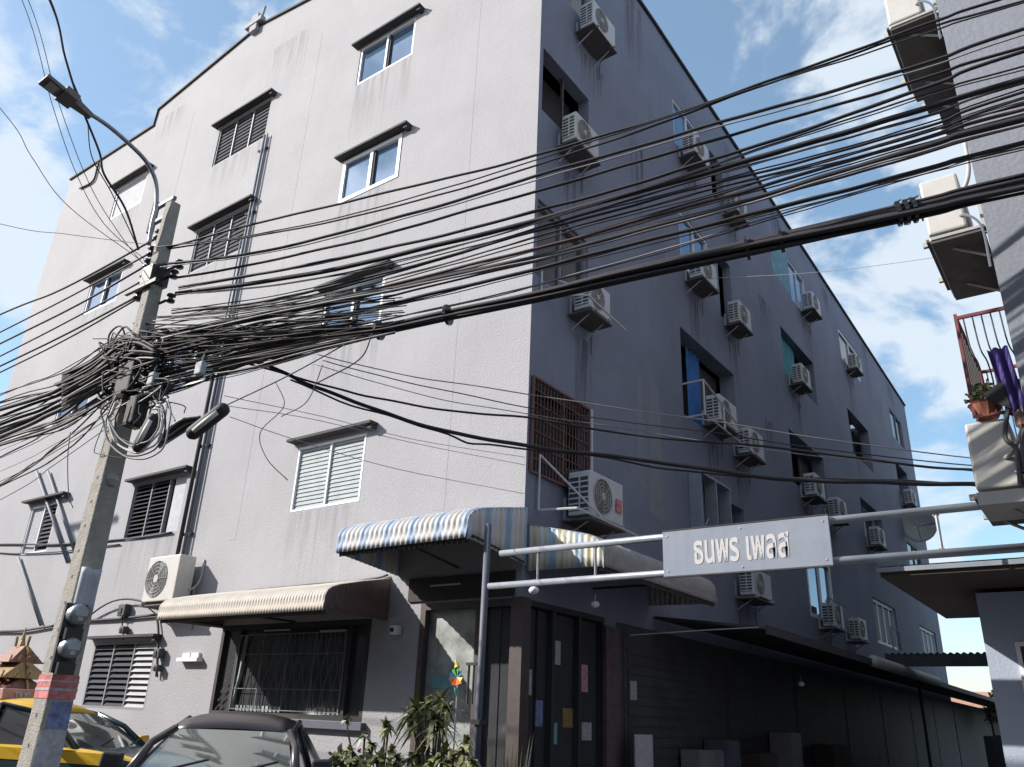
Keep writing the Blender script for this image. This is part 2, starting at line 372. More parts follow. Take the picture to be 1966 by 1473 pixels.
# finial on the gable peak
MB().box((-9.05, -.12, 17.5), (-8.78, .1, 18.05)).box((-9.25, -.14, 17.72), (-8.60, .0, 17.86)).tube([(-8.72, -.04, 17.9), (-8.66, -.04, 18.25)], .03).build('gable_finial', 'facade_paint', bld)
# flat dark sheets in place of the unlit rooms behind the openings
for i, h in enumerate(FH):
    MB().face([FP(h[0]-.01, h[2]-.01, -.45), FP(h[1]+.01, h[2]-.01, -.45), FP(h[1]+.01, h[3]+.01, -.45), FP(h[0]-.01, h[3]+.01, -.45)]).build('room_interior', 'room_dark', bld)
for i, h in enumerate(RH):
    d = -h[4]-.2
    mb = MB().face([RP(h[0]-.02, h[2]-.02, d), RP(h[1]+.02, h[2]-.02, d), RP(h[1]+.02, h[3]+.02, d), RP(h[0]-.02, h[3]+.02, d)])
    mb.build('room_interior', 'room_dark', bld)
# faint column strips on the front
for u in (-6.32, -11.3, -1.6):
    MB().box((u, -.0022, 4.3), (u+.22, .0, 16.0)).build('pilaster_strip', 'facade_paint', bld)

def frame_mb(fn, a, b, c, d, w, n0, n1, mull=(), rails=()):
    mb = MB()
    mb.box((a, c, n0), (b, c+w, n1), lambda x, y, z: fn(x, y, z)); mb.box((a, d-w, n0), (b, d, n1), lambda x, y, z: fn(x, y, z))
    mb.box((a, c+w, n0), (a+w, d-w, n1), lambda x, y, z: fn(x, y, z)); mb.box((b-w, c+w, n0), (b, d-w, n1), lambda x, y, z: fn(x, y, z))
    for m in mull: mb.box((m-w*.5, c+w, n0), (m+w*.5, d-w, n1-.004), lambda x, y, z: fn(x, y, z))
    for r in rails: mb.box((a+w, r-w*.4, n0), (b-w, r+w*.4, n1-.008), lambda x, y, z: fn(x, y, z))
    return mb
def sliding(fn, h, frm='white_frame', gl='window_glass', w=.05, n=-.06, off=0.0, parent=bld, dark_mid=True, lab=None):
    a, b, c, d = h[:4]; m = (a+b)/2+off
    f = frame_mb(fn, a+.003, b-.003, c+.003, d-.003, w, n-.03, n+.045, (m,)).build('window', frm, parent, label=lab)
    for (p, q, nn) in ((a+w, m-w*.5, n), (m+w*.5, b-w, n-.02)):
        MB().box((p, c+w, nn-.006), (q, d-w, nn), fn).build('pane', gl, f)
    if dark_mid: MB().box((m+w*.5, c+w, n-.02+.002), (m+w*.5+.05, d-w, n+.02), fn).build('sash', 'dark_trim', f)
    return f
def louvre(fn, h, cols, ns, frm, slat, w=.035, n=-.06, tilt=.035, parent=bld, skip=(), lab=None, alt=None):
    a, b, c, d = h[:4]
    ms = [a+(b-a)*k/cols for k in range(1, cols)]
    f = frame_mb(fn, a+.003, b-.003, c+.003, d-.003, w, n-.04, n+.04, ms).build('louvre_window', frm, parent, label=lab)
    cw = (b-a)/cols; sh = (d-c-2*w)/ns
    me = None
    for k in range(cols):
        if k in skip: continue
        for j in range(ns):
            zc = c+w+sh*(j+.5); x0 = a+cw*k+w; x1 = a+cw*(k+1)-w*.6
            P = [fn(x0, zc-sh*.46, n+tilt), fn(x1, zc-sh*.46, n+tilt), fn(x1, zc-sh*.46, n+tilt-.006), fn(x0, zc-sh*.46, n+tilt-.006),
                 fn(x0, zc+sh*.46, n-tilt+.006), fn(x1, zc+sh*.46, n-tilt+.006), fn(x1, zc+sh*.46, n-tilt), fn(x0, zc+sh*.46, n-tilt)]
            MB().hexa(P).build('slat', (alt if alt and k in alt else None) and alt[k] or slat, f)
    return f
def lintel(a, b, z, p=.17):
    MB().box((a, -p, z), (b, .003, z+.045)).box((b-.10, -p*.75, z-.07), (b-.012, -.002, z-.002)).build('lintel', 'dark_trim', bld)

sliding(FP, FH[0], lab='tinted sliding window'); sliding(FP, FH[1], w=.075, n=-.03); sliding(FP, FH[2], w=.06)
louvre(FP, FH[3], 2, 15, 'white_frame', 'pale_slat', n=-.035, tilt=.010)
louvre(FP, FH[4], 3, 10, 'grey_frame', 'grey_slat', n=-.06, tilt=.014); louvre(FP, FH[5], 3, 10, 'grey_frame', 'grey_slat', n=-.06, tilt=.014)
sliding(FP, FH[6], w=.05)
lv = louvre(FP, FH[7], 3, 13, 'grey_frame', 'grey_slat', n=-.07, tilt=.05, skip=(2,))
MB().box((-8.42, 4.64, -.09), (-7.99, 5.72, -.06), FP).build('papered_pane', 'paper_white', lv)
f = frame_mb(FP, *[x for x in (-14.347, -12.783, 13.843, 14.857)], .05, -.1, -.02).build('window', 'white_frame', bld)
MB().box((-14.3, 13.89, -.08), (-12.83, 14.81, -.05), FP).build('board_panel', 'paper_white', f, label='window boarded with a white sheet')
sliding(FP, FH[9]); sliding(FP, FH[11])
louvre(FP, FH[10], 2, 11, 'white_frame', 'grey_slat', n=-.05, tilt=.03, skip=(0,), lab='small louvred window with one boarded half')
MB().box((-14.17, 4.70, -.07), (-13.6, 5.74, -.05), FP).build('board_panel', 'facade_paint', bld)
louvre(FP, FH[12], 3, 11, 'grey_frame', 'grey_slat', n=-.04, tilt=.04, alt={2: 'white_slat'}, lab='ground floor louvre window with pale right third')  # paler slats in the right column paint the sunlight falling there
for (a, b, z) in ((-4.78, -2.86, 14.63), (-4.78, -2.86, 11.70), (-4.80, -2.92, 8.76), (-4.90, -2.90, 5.82), (-9.75, -7.46, 14.82), (-9.78, -7.44, 11.86), (-9.75, -7.5, 8.80), (-9.95, -7.80, 5.80),
                  (-14.5, -12.55, 14.90), (-14.5, -12.5, 11.90), (-14.45, -12.5, 5.88), (-14.5, -12.6, 8.9), (-10.1, -7.75, 2.72)):
    lintel(a, b, z)

# side facade windows
sliding(RP, RH[3], 'grey_frame', 'dark_glass'); sliding(RP, RH[4], 'white_frame', 'window_glass', off=.0)
sliding(RP, RH[6], 'white_frame', 'window_glass', lab='window with a pale curtain in one half')
MB().box((6.0, 10.6, -.10), (6.8, 11.9, -.085), RP).build('curtain', 'curtain_pale', bld)
MB().box((5.45, 13.8, -.10), (6.75, 14.9, -.085), RP).build('curtain', 'curtain_pale', bld)
sliding(RP, RH[1], 'grey_frame', 'dark_glass', n=-.1); MB().box((0.86, 10.82, -.15), (.90, 12.1, -.10), RP).build('window_post', 'brown_post', bld); sliding(RP, RH[9], 'galvanised', 'dark_glass')
f = sliding(RP, RH[11], 'white_frame', 'window_glass'); MB().box((13.95, 13.5, -.10), (14.75, 14.8, -.085), RP).build('curtain', 'curtain_pale', f)
sliding(RP, RH[14], 'white_frame', 'window_glass', w=.09, n=-.04); sliding(RP, RH[15], 'white_frame', 'dark_glass', w=.09)
f = louvre(RP, RH[18], 4, 1, 'white_frame', 'pale_slat', w=.1, n=-.1, tilt=.0); louvre(RP, RH[22], 4, 1, 'white_frame', 'pale_slat', w=.1, n=-.1, tilt=.0)
sliding(RP, RH[19], 'grey_frame', 'dark_glass'); sliding(RP, RH[21], 'grey_frame', 'dark_glass'); sliding(RP, RH[17], 'white_frame', 'dark_glass', n=-.3)
def curtain(fn, a, b, c, d, n, m):
    k = int((b-a)/.05)
    return MB().grid(lambda s, t: fn(a+(b-a)*s, d+(c-d)*t, n+.03*math.sin(s*k*1.6)), k*3, 1).build('curtain', m, bld, smooth=True)
curtain(RP, 5.95, 6.6, 7.3, 8.95, -.25, 'curtain_blue'); curtain(RP, 12.5, 13.5, 10.7, 11.9, -.2, 'curtain_teal')
curtain(RP, 5.5, 5.95, 4.9, 5.9, -.16, 'curtain_teal'); curtain(RP, 19.3, 19.8, 10.3, 11.6, -.3, 'curtain_teal')
MB().box((6.9, 7.2, -.40), (7.8, 8.9, -.36), RP).build('balcony_door', 'brown_post', bld)
MB().box((13.6, 7.5, -.42), (14.5, 8.8, -.38), RP).build('balcony_door', 'brown_post', bld)
# second storey box grille beside the corner column, rusty
gr = frame_mb(RP, .06, 1.60, 4.66, 6.06, .03, .01, .05, (.85,)).build('window_grille', 'brown_grille', bld, label='rusty brown grille over the corner window')
for k in range(18): MB().box((.10+k*.084, 4.70, .015), (.115+k*.084, 6.02, .03), RP).build('grille_bar', 'brown_grille', gr)
for k in range(6): MB().box((.09, 4.86+k*.2, .031), (1.57, 4.872+k*.2, .043), RP).build('grille_rail', 'brown_grille', gr)
MB().box((1.58, 4.4, .02), (1.63, 6.05, .07), RP).build('grille_post', 'ac_white', gr)
# galvanised grille at storey two, second column
gr = frame_mb(RP, 5.2, 6.64, 4.78, 6.02, .04, .01, .25, (5.95,)).build('window_grille', 'galvanised', bld)
MB().tube([RP(5.4, 5.0, .2), RP(5.6, 5.2, .2), RP(5.8, 5.0, .2), RP(5.6, 4.85, .2), RP(5.4, 5.0, .2)], .012, 4).build('grille_bar', 'galvanised', gr)
# old paint patches
def patch(fn, pts, m, n=.003):
    MB().face([fn(u, v, n) for u, v in pts]).build('paint_patch', m, bld)
patch(RP, [(11.6, 13.6), (13.15, 13.5), (13.2, 15.0), (12.4, 15.1), (11.7, 14.7)], 'teal_stain')
patch(RP, [(3.15, 5.3), (3.45, 5.25), (3.4, 7.4), (3.2, 7.2)], 'pale_patch'); patch(RP, [(3.6, 4.9), (4.15, 4.8), (4.1, 7.2), (3.75, 7.5), (3.65, 6.5)], 'pale_patch')
patch(RP, [(8.9, 9.4), (9.3, 9.3), (9.25, 10.0), (8.95, 10.1)], 'pale_patch')
patch(RP, [(24.0, 12.6), (25.3, 12.6), (25.2, 14.3), (24.6, 14.6)], 'pale_patch')

def stain_mat(name, col, amt, seed):
    m = bpy.data.materials.new(name); m.use_nodes = True; t = m.node_tree; p = t.nodes['Principled BSDF']; p.inputs['Roughness'].default_value = .95
    p.inputs['Base Color'].default_value = (*col, 1)
    tcn = t.nodes.new('ShaderNodeTexCoord'); mp = t.nodes.new('ShaderNodeMapping'); mp.inputs['Scale'].default_value = (9, 9, .5); mp.inputs['Location'].default_value = (seed, seed*2, 0)
    t.links.new(tcn.outputs['Object'], mp.inputs['Vector']); n = t.nodes.new('ShaderNodeTexNoise'); n.inputs['Scale'].default_value = 1.3; n.inputs['Detail'].default_value = 6; t.links.new(mp.outputs[0], n.inputs['Vector'])
    mr = t.nodes.new('ShaderNodeMapRange'); mr.inputs[1].default_value = .42; mr.inputs[2].default_value = .72; mr.inputs[4].default_value = amt; t.links.new(n.outputs[0], mr.inputs[0])
    sp = t.nodes.new('ShaderNodeSeparateXYZ'); t.links.new(tcn.outputs['Generated'], sp.inputs[0])
    mu = t.nodes.new('ShaderNodeMath'); mu.operation = 'MULTIPLY'; t.links.new(mr.outputs[0], mu.inputs[0]); t.links.new(sp.outputs[2], mu.inputs[1]); t.links.new(mu.outputs[0], p.inputs['Alpha'])
    MATS[name] = m
stain_mat('drip_dark', (.07, .07, .085), .6, 1.0); stain_mat('drip_rust', (.20, .12, .08), .7, 5.0); stain_mat('drip_grey', (.20, .195, .195), .25, 9.0)
rs = random.Random(15)
for (y, z) in ((1.3, 13.1), (.8, 10.1), (5.7, 13.2), (5.7, 10.0), (7.8, 9.9), (6.2, 6.95), (7.7, 6.8), (14.1, 13.1), (12.3, 10.0), (12.3, 6.9), (14.3, 6.8), (1.2, 7.2), (19, 13.0), (7.3, 3.95), (18.8, 10.0), (3.0, 16.3), (8.5, 16.0), (12, 15.9), (17, 15.7), (22, 15.6), (26, 15.4), (10.2, 12.2), (9.9, 8.6), (3.2, 12.4)):
    w_, h_ = rs.uniform(.35, .9), rs.uniform(1.0, 2.6)
    MB().face([RP(y, z-h_, .0035), RP(y+w_, z-h_, .0035), RP(y+w_, z, .0035), RP(y, z, .0035)]).build('water_stain', rs.choice(['drip_dark', 'drip_dark', 'drip_rust']), bld)
for (a, b, z) in ((-4.66, -3.08, 13.58), (-4.66, -3.08, 10.64), (-4.74, -3.1, 7.7), (-4.74, -3.12, 4.6), (-9.6, -7.6, 13.6), (-9.6, -7.6, 10.63), (-9.8, -7.96, 4.58), (-14.3, -12.8, 13.8), (-14.3, -12.8, 10.86), (-12.9, -11.6, 16.6), (-8, -6.6, 16.4), (-2.6, -.4, 15.9)):
    h_ = rs.uniform(.7, 1.8)
    MB().face([FP(a, z-h_, .0065), FP(b, z-h_, .0065), FP(b, z, .0065), FP(a, z, .0065)]).build('water_stain', 'drip_grey', bld)

# shop window of the ground floor
f = frame_mb(FP, -6.02, -2.58, 1.50, 2.86, .07, -.10, .0, (-5.55, -3.0)).build('shop_window', 'dark_trim', bld)
MB().box((-5.95, 1.57, -.08), (-2.65, 2.79, -.07), FP).build('pane', 'dark_glass', f)
for k in range(9):
    u = -5.9+k*.04
    MB().tube([FP(u, 1.58+.13*k, -.02), FP(u+.1, 1.66+.13*k, -.02)], .012, 4).build('scroll_bar', 'white_slat', f)
for (a, b) in ((-5.5, -4.3), (-3.6, -2.95)):
    nb = int((b-a)/.09)
    for k in range(nb): MB().box((a+k*.09, 1.58, -.06), (a+k*.09+.055, 1.66, -.04), FP).build('lace_tab', 'pale_slat', f)
MB().tube([FP(-5.5, 1.6, -.03), FP(-5.42, 2.1, -.03), FP(-5.38, 2.7, -.03)], .03, 6).build('bamboo_pole', 'pale_slat', f)
MB().box((-4.9, 2.74, .01), (-4.3, 2.76, .04), FP).build('light_tube', 'ac_guard', f); MB().box((-3.6, 2.70, .01), (-3.05, 2.72, .04), FP).build('light_tube', 'ac_guard', f)
gl = frame_mb(FP, -5.5, -3.05, 1.60, 2.70, .012, .0, .015, (-4.9, -4.3, -3.7), (1.9, 2.4)).build('security_grille', 'grille_pale', f)
for k in range(25):
    u = -5.45+k*.098
    MB().tube(spline([FP(u, 1.62, .006), FP(u+.03*(-1)**k, 1.9, .006), FP(u-.03*(-1)**k, 2.15, .006), FP(u+.03*(-1)**k, 2.4, .006), FP(u, 2.68, .006)], 3), .006, 4).build('grille_bar', 'grille_pale', gl)
MB().box((-6.1, 1.40, -.003), (-2.5, 1.495, .09), FP).build('window_sill', 'column_blue', bld)
MB().box((-7.0, 2.30, -.003), (-6.42, 2.36, .12), FP).box((-6.95, 2.36, .0), (-6.75, 2.44, .05), FP).box((-6.7, 2.36, .0), (-6.5, 2.44, .05), FP).build('wall_shelf', 'white_frame', bld)
# glazed shop front at the corner
f = frame_mb(FP, -1.66, -.06, .25, 3.02, .09, -.14, .01, (-.66,), ()).build('glazed_front', 'brown_post', bld)
def mottled():
    m = mat('lace_curtain', (0.30, 0.32, 0.31), 0.8, var=0.55, scale=3.0); return m  # pale mottled colour over the whole pane
mottled()
MB().box((-1.57, .34, -.10), (-.705, 2.93, -.09), FP).build('pane', 'lace_curtain', f, label='pale curtained pane')
MB().box((-.615, .34, -.10), (-.15, 2.93, -.09), FP).build('pane', 'dark_glass', f)
MB().box((-1.45, 1.95, -.085), (-1.05, 2.10, -.08), FP).build('sticker', 'teal_stain', f)
MB().box((-.09, .1, -.09), (.09, 3.02, .09), lambda x, y, z: (x, z, y)).build('corner_post', 'brown_post', bld)
f = frame_mb(RP, .10, 2.05, .25, 3.02, .07, -.14, .01, (.75, 1.4)).build('glazed_front', 'dark_trim', bld)
MB().box((.17, .34, -.10), (1.98, 2.93, -.09), RP).build('pane', 'dark_glass', f)
MB().box((1.12, 1.55, -.085), (1.38, 1.78, -.08), RP).build('orange_sticker', 'gold', f)
for (a, b, c, d, m) in ((.22, 1.9, .40, 2.2, 'notice_pale'), (.45, 1.55, .66, 1.85, 'notice_blue'), (.82, 2.3, 1.05, 2.6, 'notice_pale'), (.85, 1.35, 1.0, 1.6, 'teal_stain'), (1.5, 2.0, 1.75, 2.35, 'notice_pink'), (1.6, 1.4, 1.85, 1.62, 'notice_pale')):
    MB().box((a, b, -.088), (c, d, -.084), RP).build('poster', m, f)
MB().box((1.98, .1, -.003), (2.38, 2.9, .07), RP).build('tiled_pillar', 'pink_tile', bld)
for k in range(10): MB().box((1.985, .3+k*.26, .07), (2.375, .54+k*.26, .078), RP).build('tile', 'pink_tile', bld)
# shutters and doors along the side, painted dark to carry the canopy's shade
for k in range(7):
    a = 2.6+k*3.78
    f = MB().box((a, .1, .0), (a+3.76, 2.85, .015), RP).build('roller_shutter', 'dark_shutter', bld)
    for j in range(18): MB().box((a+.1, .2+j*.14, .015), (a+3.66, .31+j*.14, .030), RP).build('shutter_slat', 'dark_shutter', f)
MB().box((2.4, .1, .0), (29.3, 3.0, .004), lambda x, y, z: RP(x, y, z+.001)).build('dado_paint', 'dark_shutter', bld)  # dark sheet over the wall foot, standing for shade under the canopy

# ------------------------------------------------------------------ rear of the alley
rb = thing('neighbour_building', 'plain pale grey building at the right edge with air conditioners on its alley side', 'building', (5.75, -2.2, 0))
mb = MB(); mb.box((0, 0, 0), (8, 30, 17)).build('wall', 'right_paint', rb)
MB().box((-.03, -.03, 17.0), (8.1, 30.1, 17.15)).build('parapet', 'dark_trim', rb)

# ------------------------------------------------------------------ air conditioners
def ac_unit(name, label, loc, rz, m='ac_white', w=.80, h=.56, d=.29, tray=True, group='outdoor air conditioner units on the walls'):
    """local: x along the wall, -y outwards, z up; wall at y=0"""
    t = thing(name, label, 'air conditioner', loc, rz, group)
    g0 = .13
    c = MB().box((0, -g0-d, 0), (w, -g0, h)).build('case', m, t, bevel=.018)
    # fan opening and guard on the front
    cx, cz, r = w*.36, h*.5, min(w, h)*.40
    MB().lathe([(0, -g0-d-.004), (r, -g0-d-.004)], (cx, 0, cz), 20, 'y').build('fan_opening', 'ac_grille', t)
    mb = MB()
    for q in (1, .8, .6, .4, .2):
        mb.tube([(cx+r*q*math.cos(a*math.pi/10), -g0-d-.012, cz+r*q*math.sin(a*math.pi/10)) for a in range(21)], .006, 4, False)
    for a in range(8):
        mb.tube([(cx, -g0-d-.014, cz), (cx+r*math.cos(a*math.pi/4), -g0-d-.014, cz+r*math.sin(a*math.pi/4))], .005, 4)
    mb.build('fan_guard', 'ac_guard', t)
    MB().lathe([(0, -g0-d-.02), (r*.22, -g0-d-.02), (r*.24, -g0-d-.008)], (cx, 0, cz), 12, 'y').build('fan_hub', 'ac_guard', t)
    # coil vents on the side that faces the street and on the back edge
    mb = MB()
    mb.box((-.004, -g0-d+.04, .06), (-.001, -g0-.02, h-.07)).build('side_vent', 'ac_vent', t)
    mb = MB()
    for k in range(7): z = .07+k*(h-.16)/6; mb.box((-.014, -g0-d+.035, z), (-.0045, -g0-.015, z+.022))
    mb.box((-.0145, -g0-d*.55, .06), (-.015+.009, -g0-d*.55+.02, h-.07))
    mb.build('side_louvres', m, t)
    for x in (.08, w-.12):
        mb = MB(); mb.box((x, -g0-d-.06, -.045), (x+.035, 0, -.005)).box((x, -.035, -.05), (x+.035, -.001, .30))
        mb.tube([(x+.017, -.02, -.26), (x+.017, -g0-d*.9, -.04)], .013, 4)
        mb.build('bracket', 'ac_guard', t); mb = MB()
    if tray: MB().box((-.03, -g0-d-.02, -.075), (w+.03, -.03, -.05)).build('drip_tray', 'tray_dark', t)
    MB().tube(spline([(w-.02, -g0-.08, .2), (w+.06, -g0, .24), (w+.08, -.04, .42), (w+.05, -.02, .75)]), .017, 6).build('insulated_pipe', 'ac_guard', t, smooth=True)
    MB().tube(spline([(w-.03, -g0-.05, .12), (w+.07, -g0+.02, .05), (w+.09, -.03, -.1), (w+.08, -.03, -.45)]), .010, 5).build('drain_hose', 'conduit', t)
    return t
proto = ac_unit('air_conditioner', 'white outdoor unit cut by the top of the picture on the shaded wall', (0, 1.05, 13.30), R_(90))
proto2 = ac_unit('air_conditioner', 'small unit on the top floor right of the second column, behind the cables', (0, 7.95, 13.35), R_(90), 'ac_cream', w=.74, h=.54, d=.27)
spots = [
 (0.52, 10.35, 'white outdoor unit in front of the dark corner opening, one storey below the top'),
 (5.45, 13.42, 'grey unit under the top floor window, second column from the corner'),
 (5.45, 10.25, 'white unit just under the thick cable bundle in the second column'),
 (7.55, 10.12, 'unit hanging alone right below the thick bundle on the shaded wall'),
 (7.55, 7.02, 'grey unit hanging low at the right of the opening with the blue curtain'),
 (13.95, 13.38, 'unit under the top floor window of the third column'),
 (12.05, 10.28, 'unit in front of the opening with the teal curtain'),
 (12.10, 7.20, 'larger unit of the pair in the third column, just above the crossing cables'),
 (14.15, 7.05, 'smaller farther unit of the pair above the sign'),
 (18.85, 13.30, 'unit under the top floor window of the fourth column'),
 (18.60, 7.15, 'small unit behind the gate pipes at the far fourth column'),
 (12.50, 4.02, 'unit under the pale blue window, low on the shaded wall above the long canopy'),
 (14.85, 3.95, 'small unit right beside the one under the pale blue window'),
 (25.3, 10.0, 'tiny far unit near the rear end of the shaded wall'),
]
for i, (y, z, lab) in enumerate(spots): copy_tree(proto if i % 3 else proto2, lab, (0, y, z), R_(90))
ac_unit('air_conditioner', 'unit with white support frame in front of the opening with the blue curtain', (0, 5.95, 7.22), R_(90), w=.9)
ac_unit('air_conditioner', 'dirty unit low on the shaded wall directly under the hanging sign', (0, 7.1, 4.02), R_(90), w=1.0, h=.5)
ac_unit('air_conditioner', 'bright white unit with side grille above the striped corner awning', (0, .85, 4.22), R_(90), w=.92, h=.62, d=.36)
ac_unit('air_conditioner', 'cream unit with round fan on the sunlit wall above the cream awning', (-7.88, 0, 3.26), 0, 'ac_cream', w=.95, h=.78, d=.32)
a3 = ac_unit('air_conditioner', 'battered unit on a tilted white tray at the third storey by the corner', (0, .95, 7.45), R_(90), w=.62, h=.5)
# the red logo sticker on the bright unit
st = [o for o in bpy.data.objects if o.get('label', '').startswith('bright white unit')][0]
MB().box((.68, -.13-.36-.022, .17), (.84, -.13-.36-.019, .36)).build('red_emblem', 'notice_red', st)
# support frames round a few units
def cage(name, lab, pts, r, m, grp=None):
    t = thing(name, lab, 'bracket frame', pts[0][0], 0, grp); o = Vector([float(c) for c in pts[0][0]])
    for p in pts: MB().tube([Vector([float(c) for c in q])-o for q in p], r, 5).build('bar', m, t)
    return t
def rp(u, v, n): return RP(u, v, n)
cage('support_frame', 'white triangular bracket frame left of the bright unit above the striped awning',
     [[rp(.25, 4.95, .05), rp(.25, 4.18, .05)], [rp(.25, 4.95, .05), rp(.95, 4.16, .62)], [rp(.25, 4.18, .05), rp(.3, 4.16, .62)], [rp(.3, 4.16, .62), rp(1.95, 4.12, .62)]], .016, 'ac_white')
cage('support_frame', 'white railing frame in front of the blue curtain opening',
     [[rp(5.1, 7.75, .45), rp(5.1, 7.05, .45)], [rp(5.1, 7.05, .45), rp(7.3, 6.95, .5)], [rp(5.1, 7.75, .45), rp(7.3, 7.15, .5)], [rp(5.1, 7.75, .02), rp(5.1, 7.75, .45)], [rp(5.1, 7.05, .02), rp(5.1, 7.05, .45)], [rp(6.0, 7.5, .47), rp(6.0, 7.0, .47)], [rp(7.3, 7.2, .5), rp(7.3, 6.95, .5)]], .02, 'ac_white')
cage('support_frame', 'empty white L bracket frame beside the battered unit of the third storey',
     [[rp(.2, 7.85, .03), rp(.2, 7.40, .03)], [rp(.2, 7.40, .03), rp(.75, 7.52, .5)], [rp(.75, 7.52, .5), rp(1.7, 7.30, .62)], [rp(.5, 7.78, .1), rp(.85, 7.62, .5)]], .018, 'ac_white')
# roller frames on lower windows
for (y, z, lab) in ((12.1, 4.15, 'thin white frame under the pale blue window'), (18.5, 4.15, 'thin white frame at the far low window')):
    cage('support_frame', lab, [[rp(y, z+.5, .4), rp(y, z-.15, .4)], [rp(y, z-.15, .4), rp(y+1.6, z-.2, .5)], [rp(y, z+.5, .4), rp(y+1.6, z+.4, .5)], [rp(y+.8, z+.45, .45), rp(y+.8, z-.15, .45)]], .018, 'galvanised')
# satellite dish far along the side wall
p = onX(1765, 1010, .55)
sd = thing('satellite_dish', 'pale round satellite dish at the far end of the shaded wall', 'satellite dish', (float(p[0]), float(p[1]), float(p[2])))
MB().lathe([(0.0, .10), (.25, .07), (.50, .01), (.62, -.06)], (0, 0, 0), 24, 'y').build('dish', 'ac_guard', sd, smooth=True, solid=.015)
MB().tube([(0, .1, 0), (0, .2, -.15), (-.5, .25, -.3)], .03, 6).build('mount', 'steel', sd)
MB().tube([(0, -.02, -.55), (0, -.5, -.05)], .015, 5).build('feed_arm', 'steel', sd)

# units on the neighbour's alley side (its wall is at x = 5.75)
ac_unit('air_conditioner', 'cream unit with dark underside in the middle of the right edge, behind the thick bundle', (5.75, -1.12, 5.36), R_(-90), 'ac_cream', w=.86, h=.52, d=.28, group='units on the neighbour building')
ac_unit('air_conditioner', 'cream unit at the upper right edge, cut by the top of the picture', (5.75, -1.1, 7.62), R_(-90), 'ac_cream', w=.9, h=.55, d=.28, group='units on the neighbour building')
ac_unit('air_conditioner', 'second upper right unit, seen dark from below beyond the topmost one', (5.75, .35, 8.4), R_(-90), 'ac_cream', w=.86, h=.5, d=.26, group='units on the neighbour building')
ac_unit('air_conditioner', 'third upper right unit, farthest along the neighbour wall', (5.75, 1.95, 9.2), R_(-90), 'ac_cream', w=.86, h=.5, d=.22, group='units on the neighbour building')
ac_unit('air_conditioner', 'cream unit standing under the potted plant at the right edge', (5.75, -1.12, 3.24), R_(-90), 'ac_cream', w=.86, h=.50, d=.28, group='units on the neighbour building')
for (z, lab) in ((5.28, 'dark tray rack under the middle right unit'), (7.54, 'brown tray rack under the uppermost right unit')):
    t = thing('tray_rack', lab, 'rack', (5.36, -2.05, z))
    MB().box((0, 0, -.04), (.37, 1.1, .0)).build('tray', 'tray_dark', t)
    MB().tube([(0, 0, 0), (.39, 0, 0)], .016, 5).tube([(0, 0, 0), (0, 1.1, 0)], .016, 5).build('rim', 'ac_white', t)
t = thing('wall_bracket', 'cream concrete ledge at the right edge carrying a unit and a plant', 'ledge', (5.35, -2.1, 3.10))
MB().box((0, 0, 0), (.395, .55, .09)).build('slab', 'ac_guard', t)
# barred cage
t = thing('window_cage', 'dark red barred window cage projecting from the building at the right edge', 'window grille', (5.41, -2.02, 3.78))
mb = MB(); H = .78; WD = .335
for y in (0, 1.2):
    mb.box((0, y, 0), (.022, y+.022, H)).box((0, y, H), (WD, y+.022, H+.025)).box((0, y, -.02), (WD, y+.022, .0))
mb.box((0, 0, H+.026), (.022, 1.2, H+.046)); mb.build('frame', 'red_paint', t)
for k in range(5):
    x = .06+k*.06
    MB().tube(spline([(x, .01, H), (x+.01, .01, H*.66), (x+.04, .01, H*.5), (x+.05, .01, H*.25), (x+.03, .01, 0)], 4), .006, 5).build('bar', 'cable_black', t)
    MB().tube([(x, 1.21, 0), (x, 1.21, H)], .006, 5).build('bar', 'cable_black', t)
for k in range(8): MB().tube([(.01, .15+k*.13, 0), (.01, .15+k*.13, H)], .006, 5).build('bar', 'cable_black', t)
t = MB().grid(lambda s, q: (5.66+.035*math.sin(s*9), -2.06+.03*math.cos(s*11), 4.22-.62*q-.05*s), 10, 4)
o = MB().grid(lambda s, q: (5.585+.13*s+.05*q, -2.07+.03*math.sin(s*12), 4.24-.58*q*(1-.12*math.cos(s*3))), 12, 4).build('hanging_cloth', 'purple_cloth', solid=.004, smooth=True)
tag(o, 'purple cloth hanging on the window cage at the right edge', 'cloth')
o = MB().face([(5.50, -2.09, 3.90), (5.64, -2.09, 3.98), (5.66, -2.09, 3.76), (5.60, -2.09, 3.80)]).build('hanging_cloth', 'black_cloth', solid=.006)
tag(o, 'small black cloth hanging below the purple one', 'cloth')
def leafy(mb, c, rad, n, ls, seed, flat=1.0, droop=0.0):
    rn = random.Random(seed)
    for _ in range(n):
        a = rn.uniform(0, 2*math.pi); e = rn.uniform(-.5, 1.2); r = rad*rn.uniform(.3, 1)
        p = Vector((c[0]+r*math.cos(a)*math.cos(e), c[1]+r*math.sin(a)*math.cos(e), c[2]+r*math.sin(e)*flat))
        d = Vector((rn.uniform(-1, 1), rn.uniform(-1, 1), rn.uniform(-.6, 1))).normalized()*ls*rn.uniform(.6, 1.3)
        s = d.cross(Vector((rn.uniform(-1, 1), rn.uniform(-1, 1), rn.uniform(-1, 1)))).normalized()*ls*.28
        q = p+d*.55; mb.m = 1 if rn.random() < .3 else 0
        mb.face([p, q+s, p+d, q-s])
    mb.m = 0
t = thing('potted_plant', 'small leafy plant in a terracotta pot on the unit at the right edge', 'potted plant', (5.50, -1.95, 3.76))
MB().lathe([(.07, 0), (.11, .10), (.12, .11)], (0, 0, 0), 14).build('pot', 'terracotta', t)
mb = MB(); leafy(mb, (0, 0, .17), .12, 150, .05, 3); mb.build('foliage', ['leaf', 'leaf_yellow'], t)
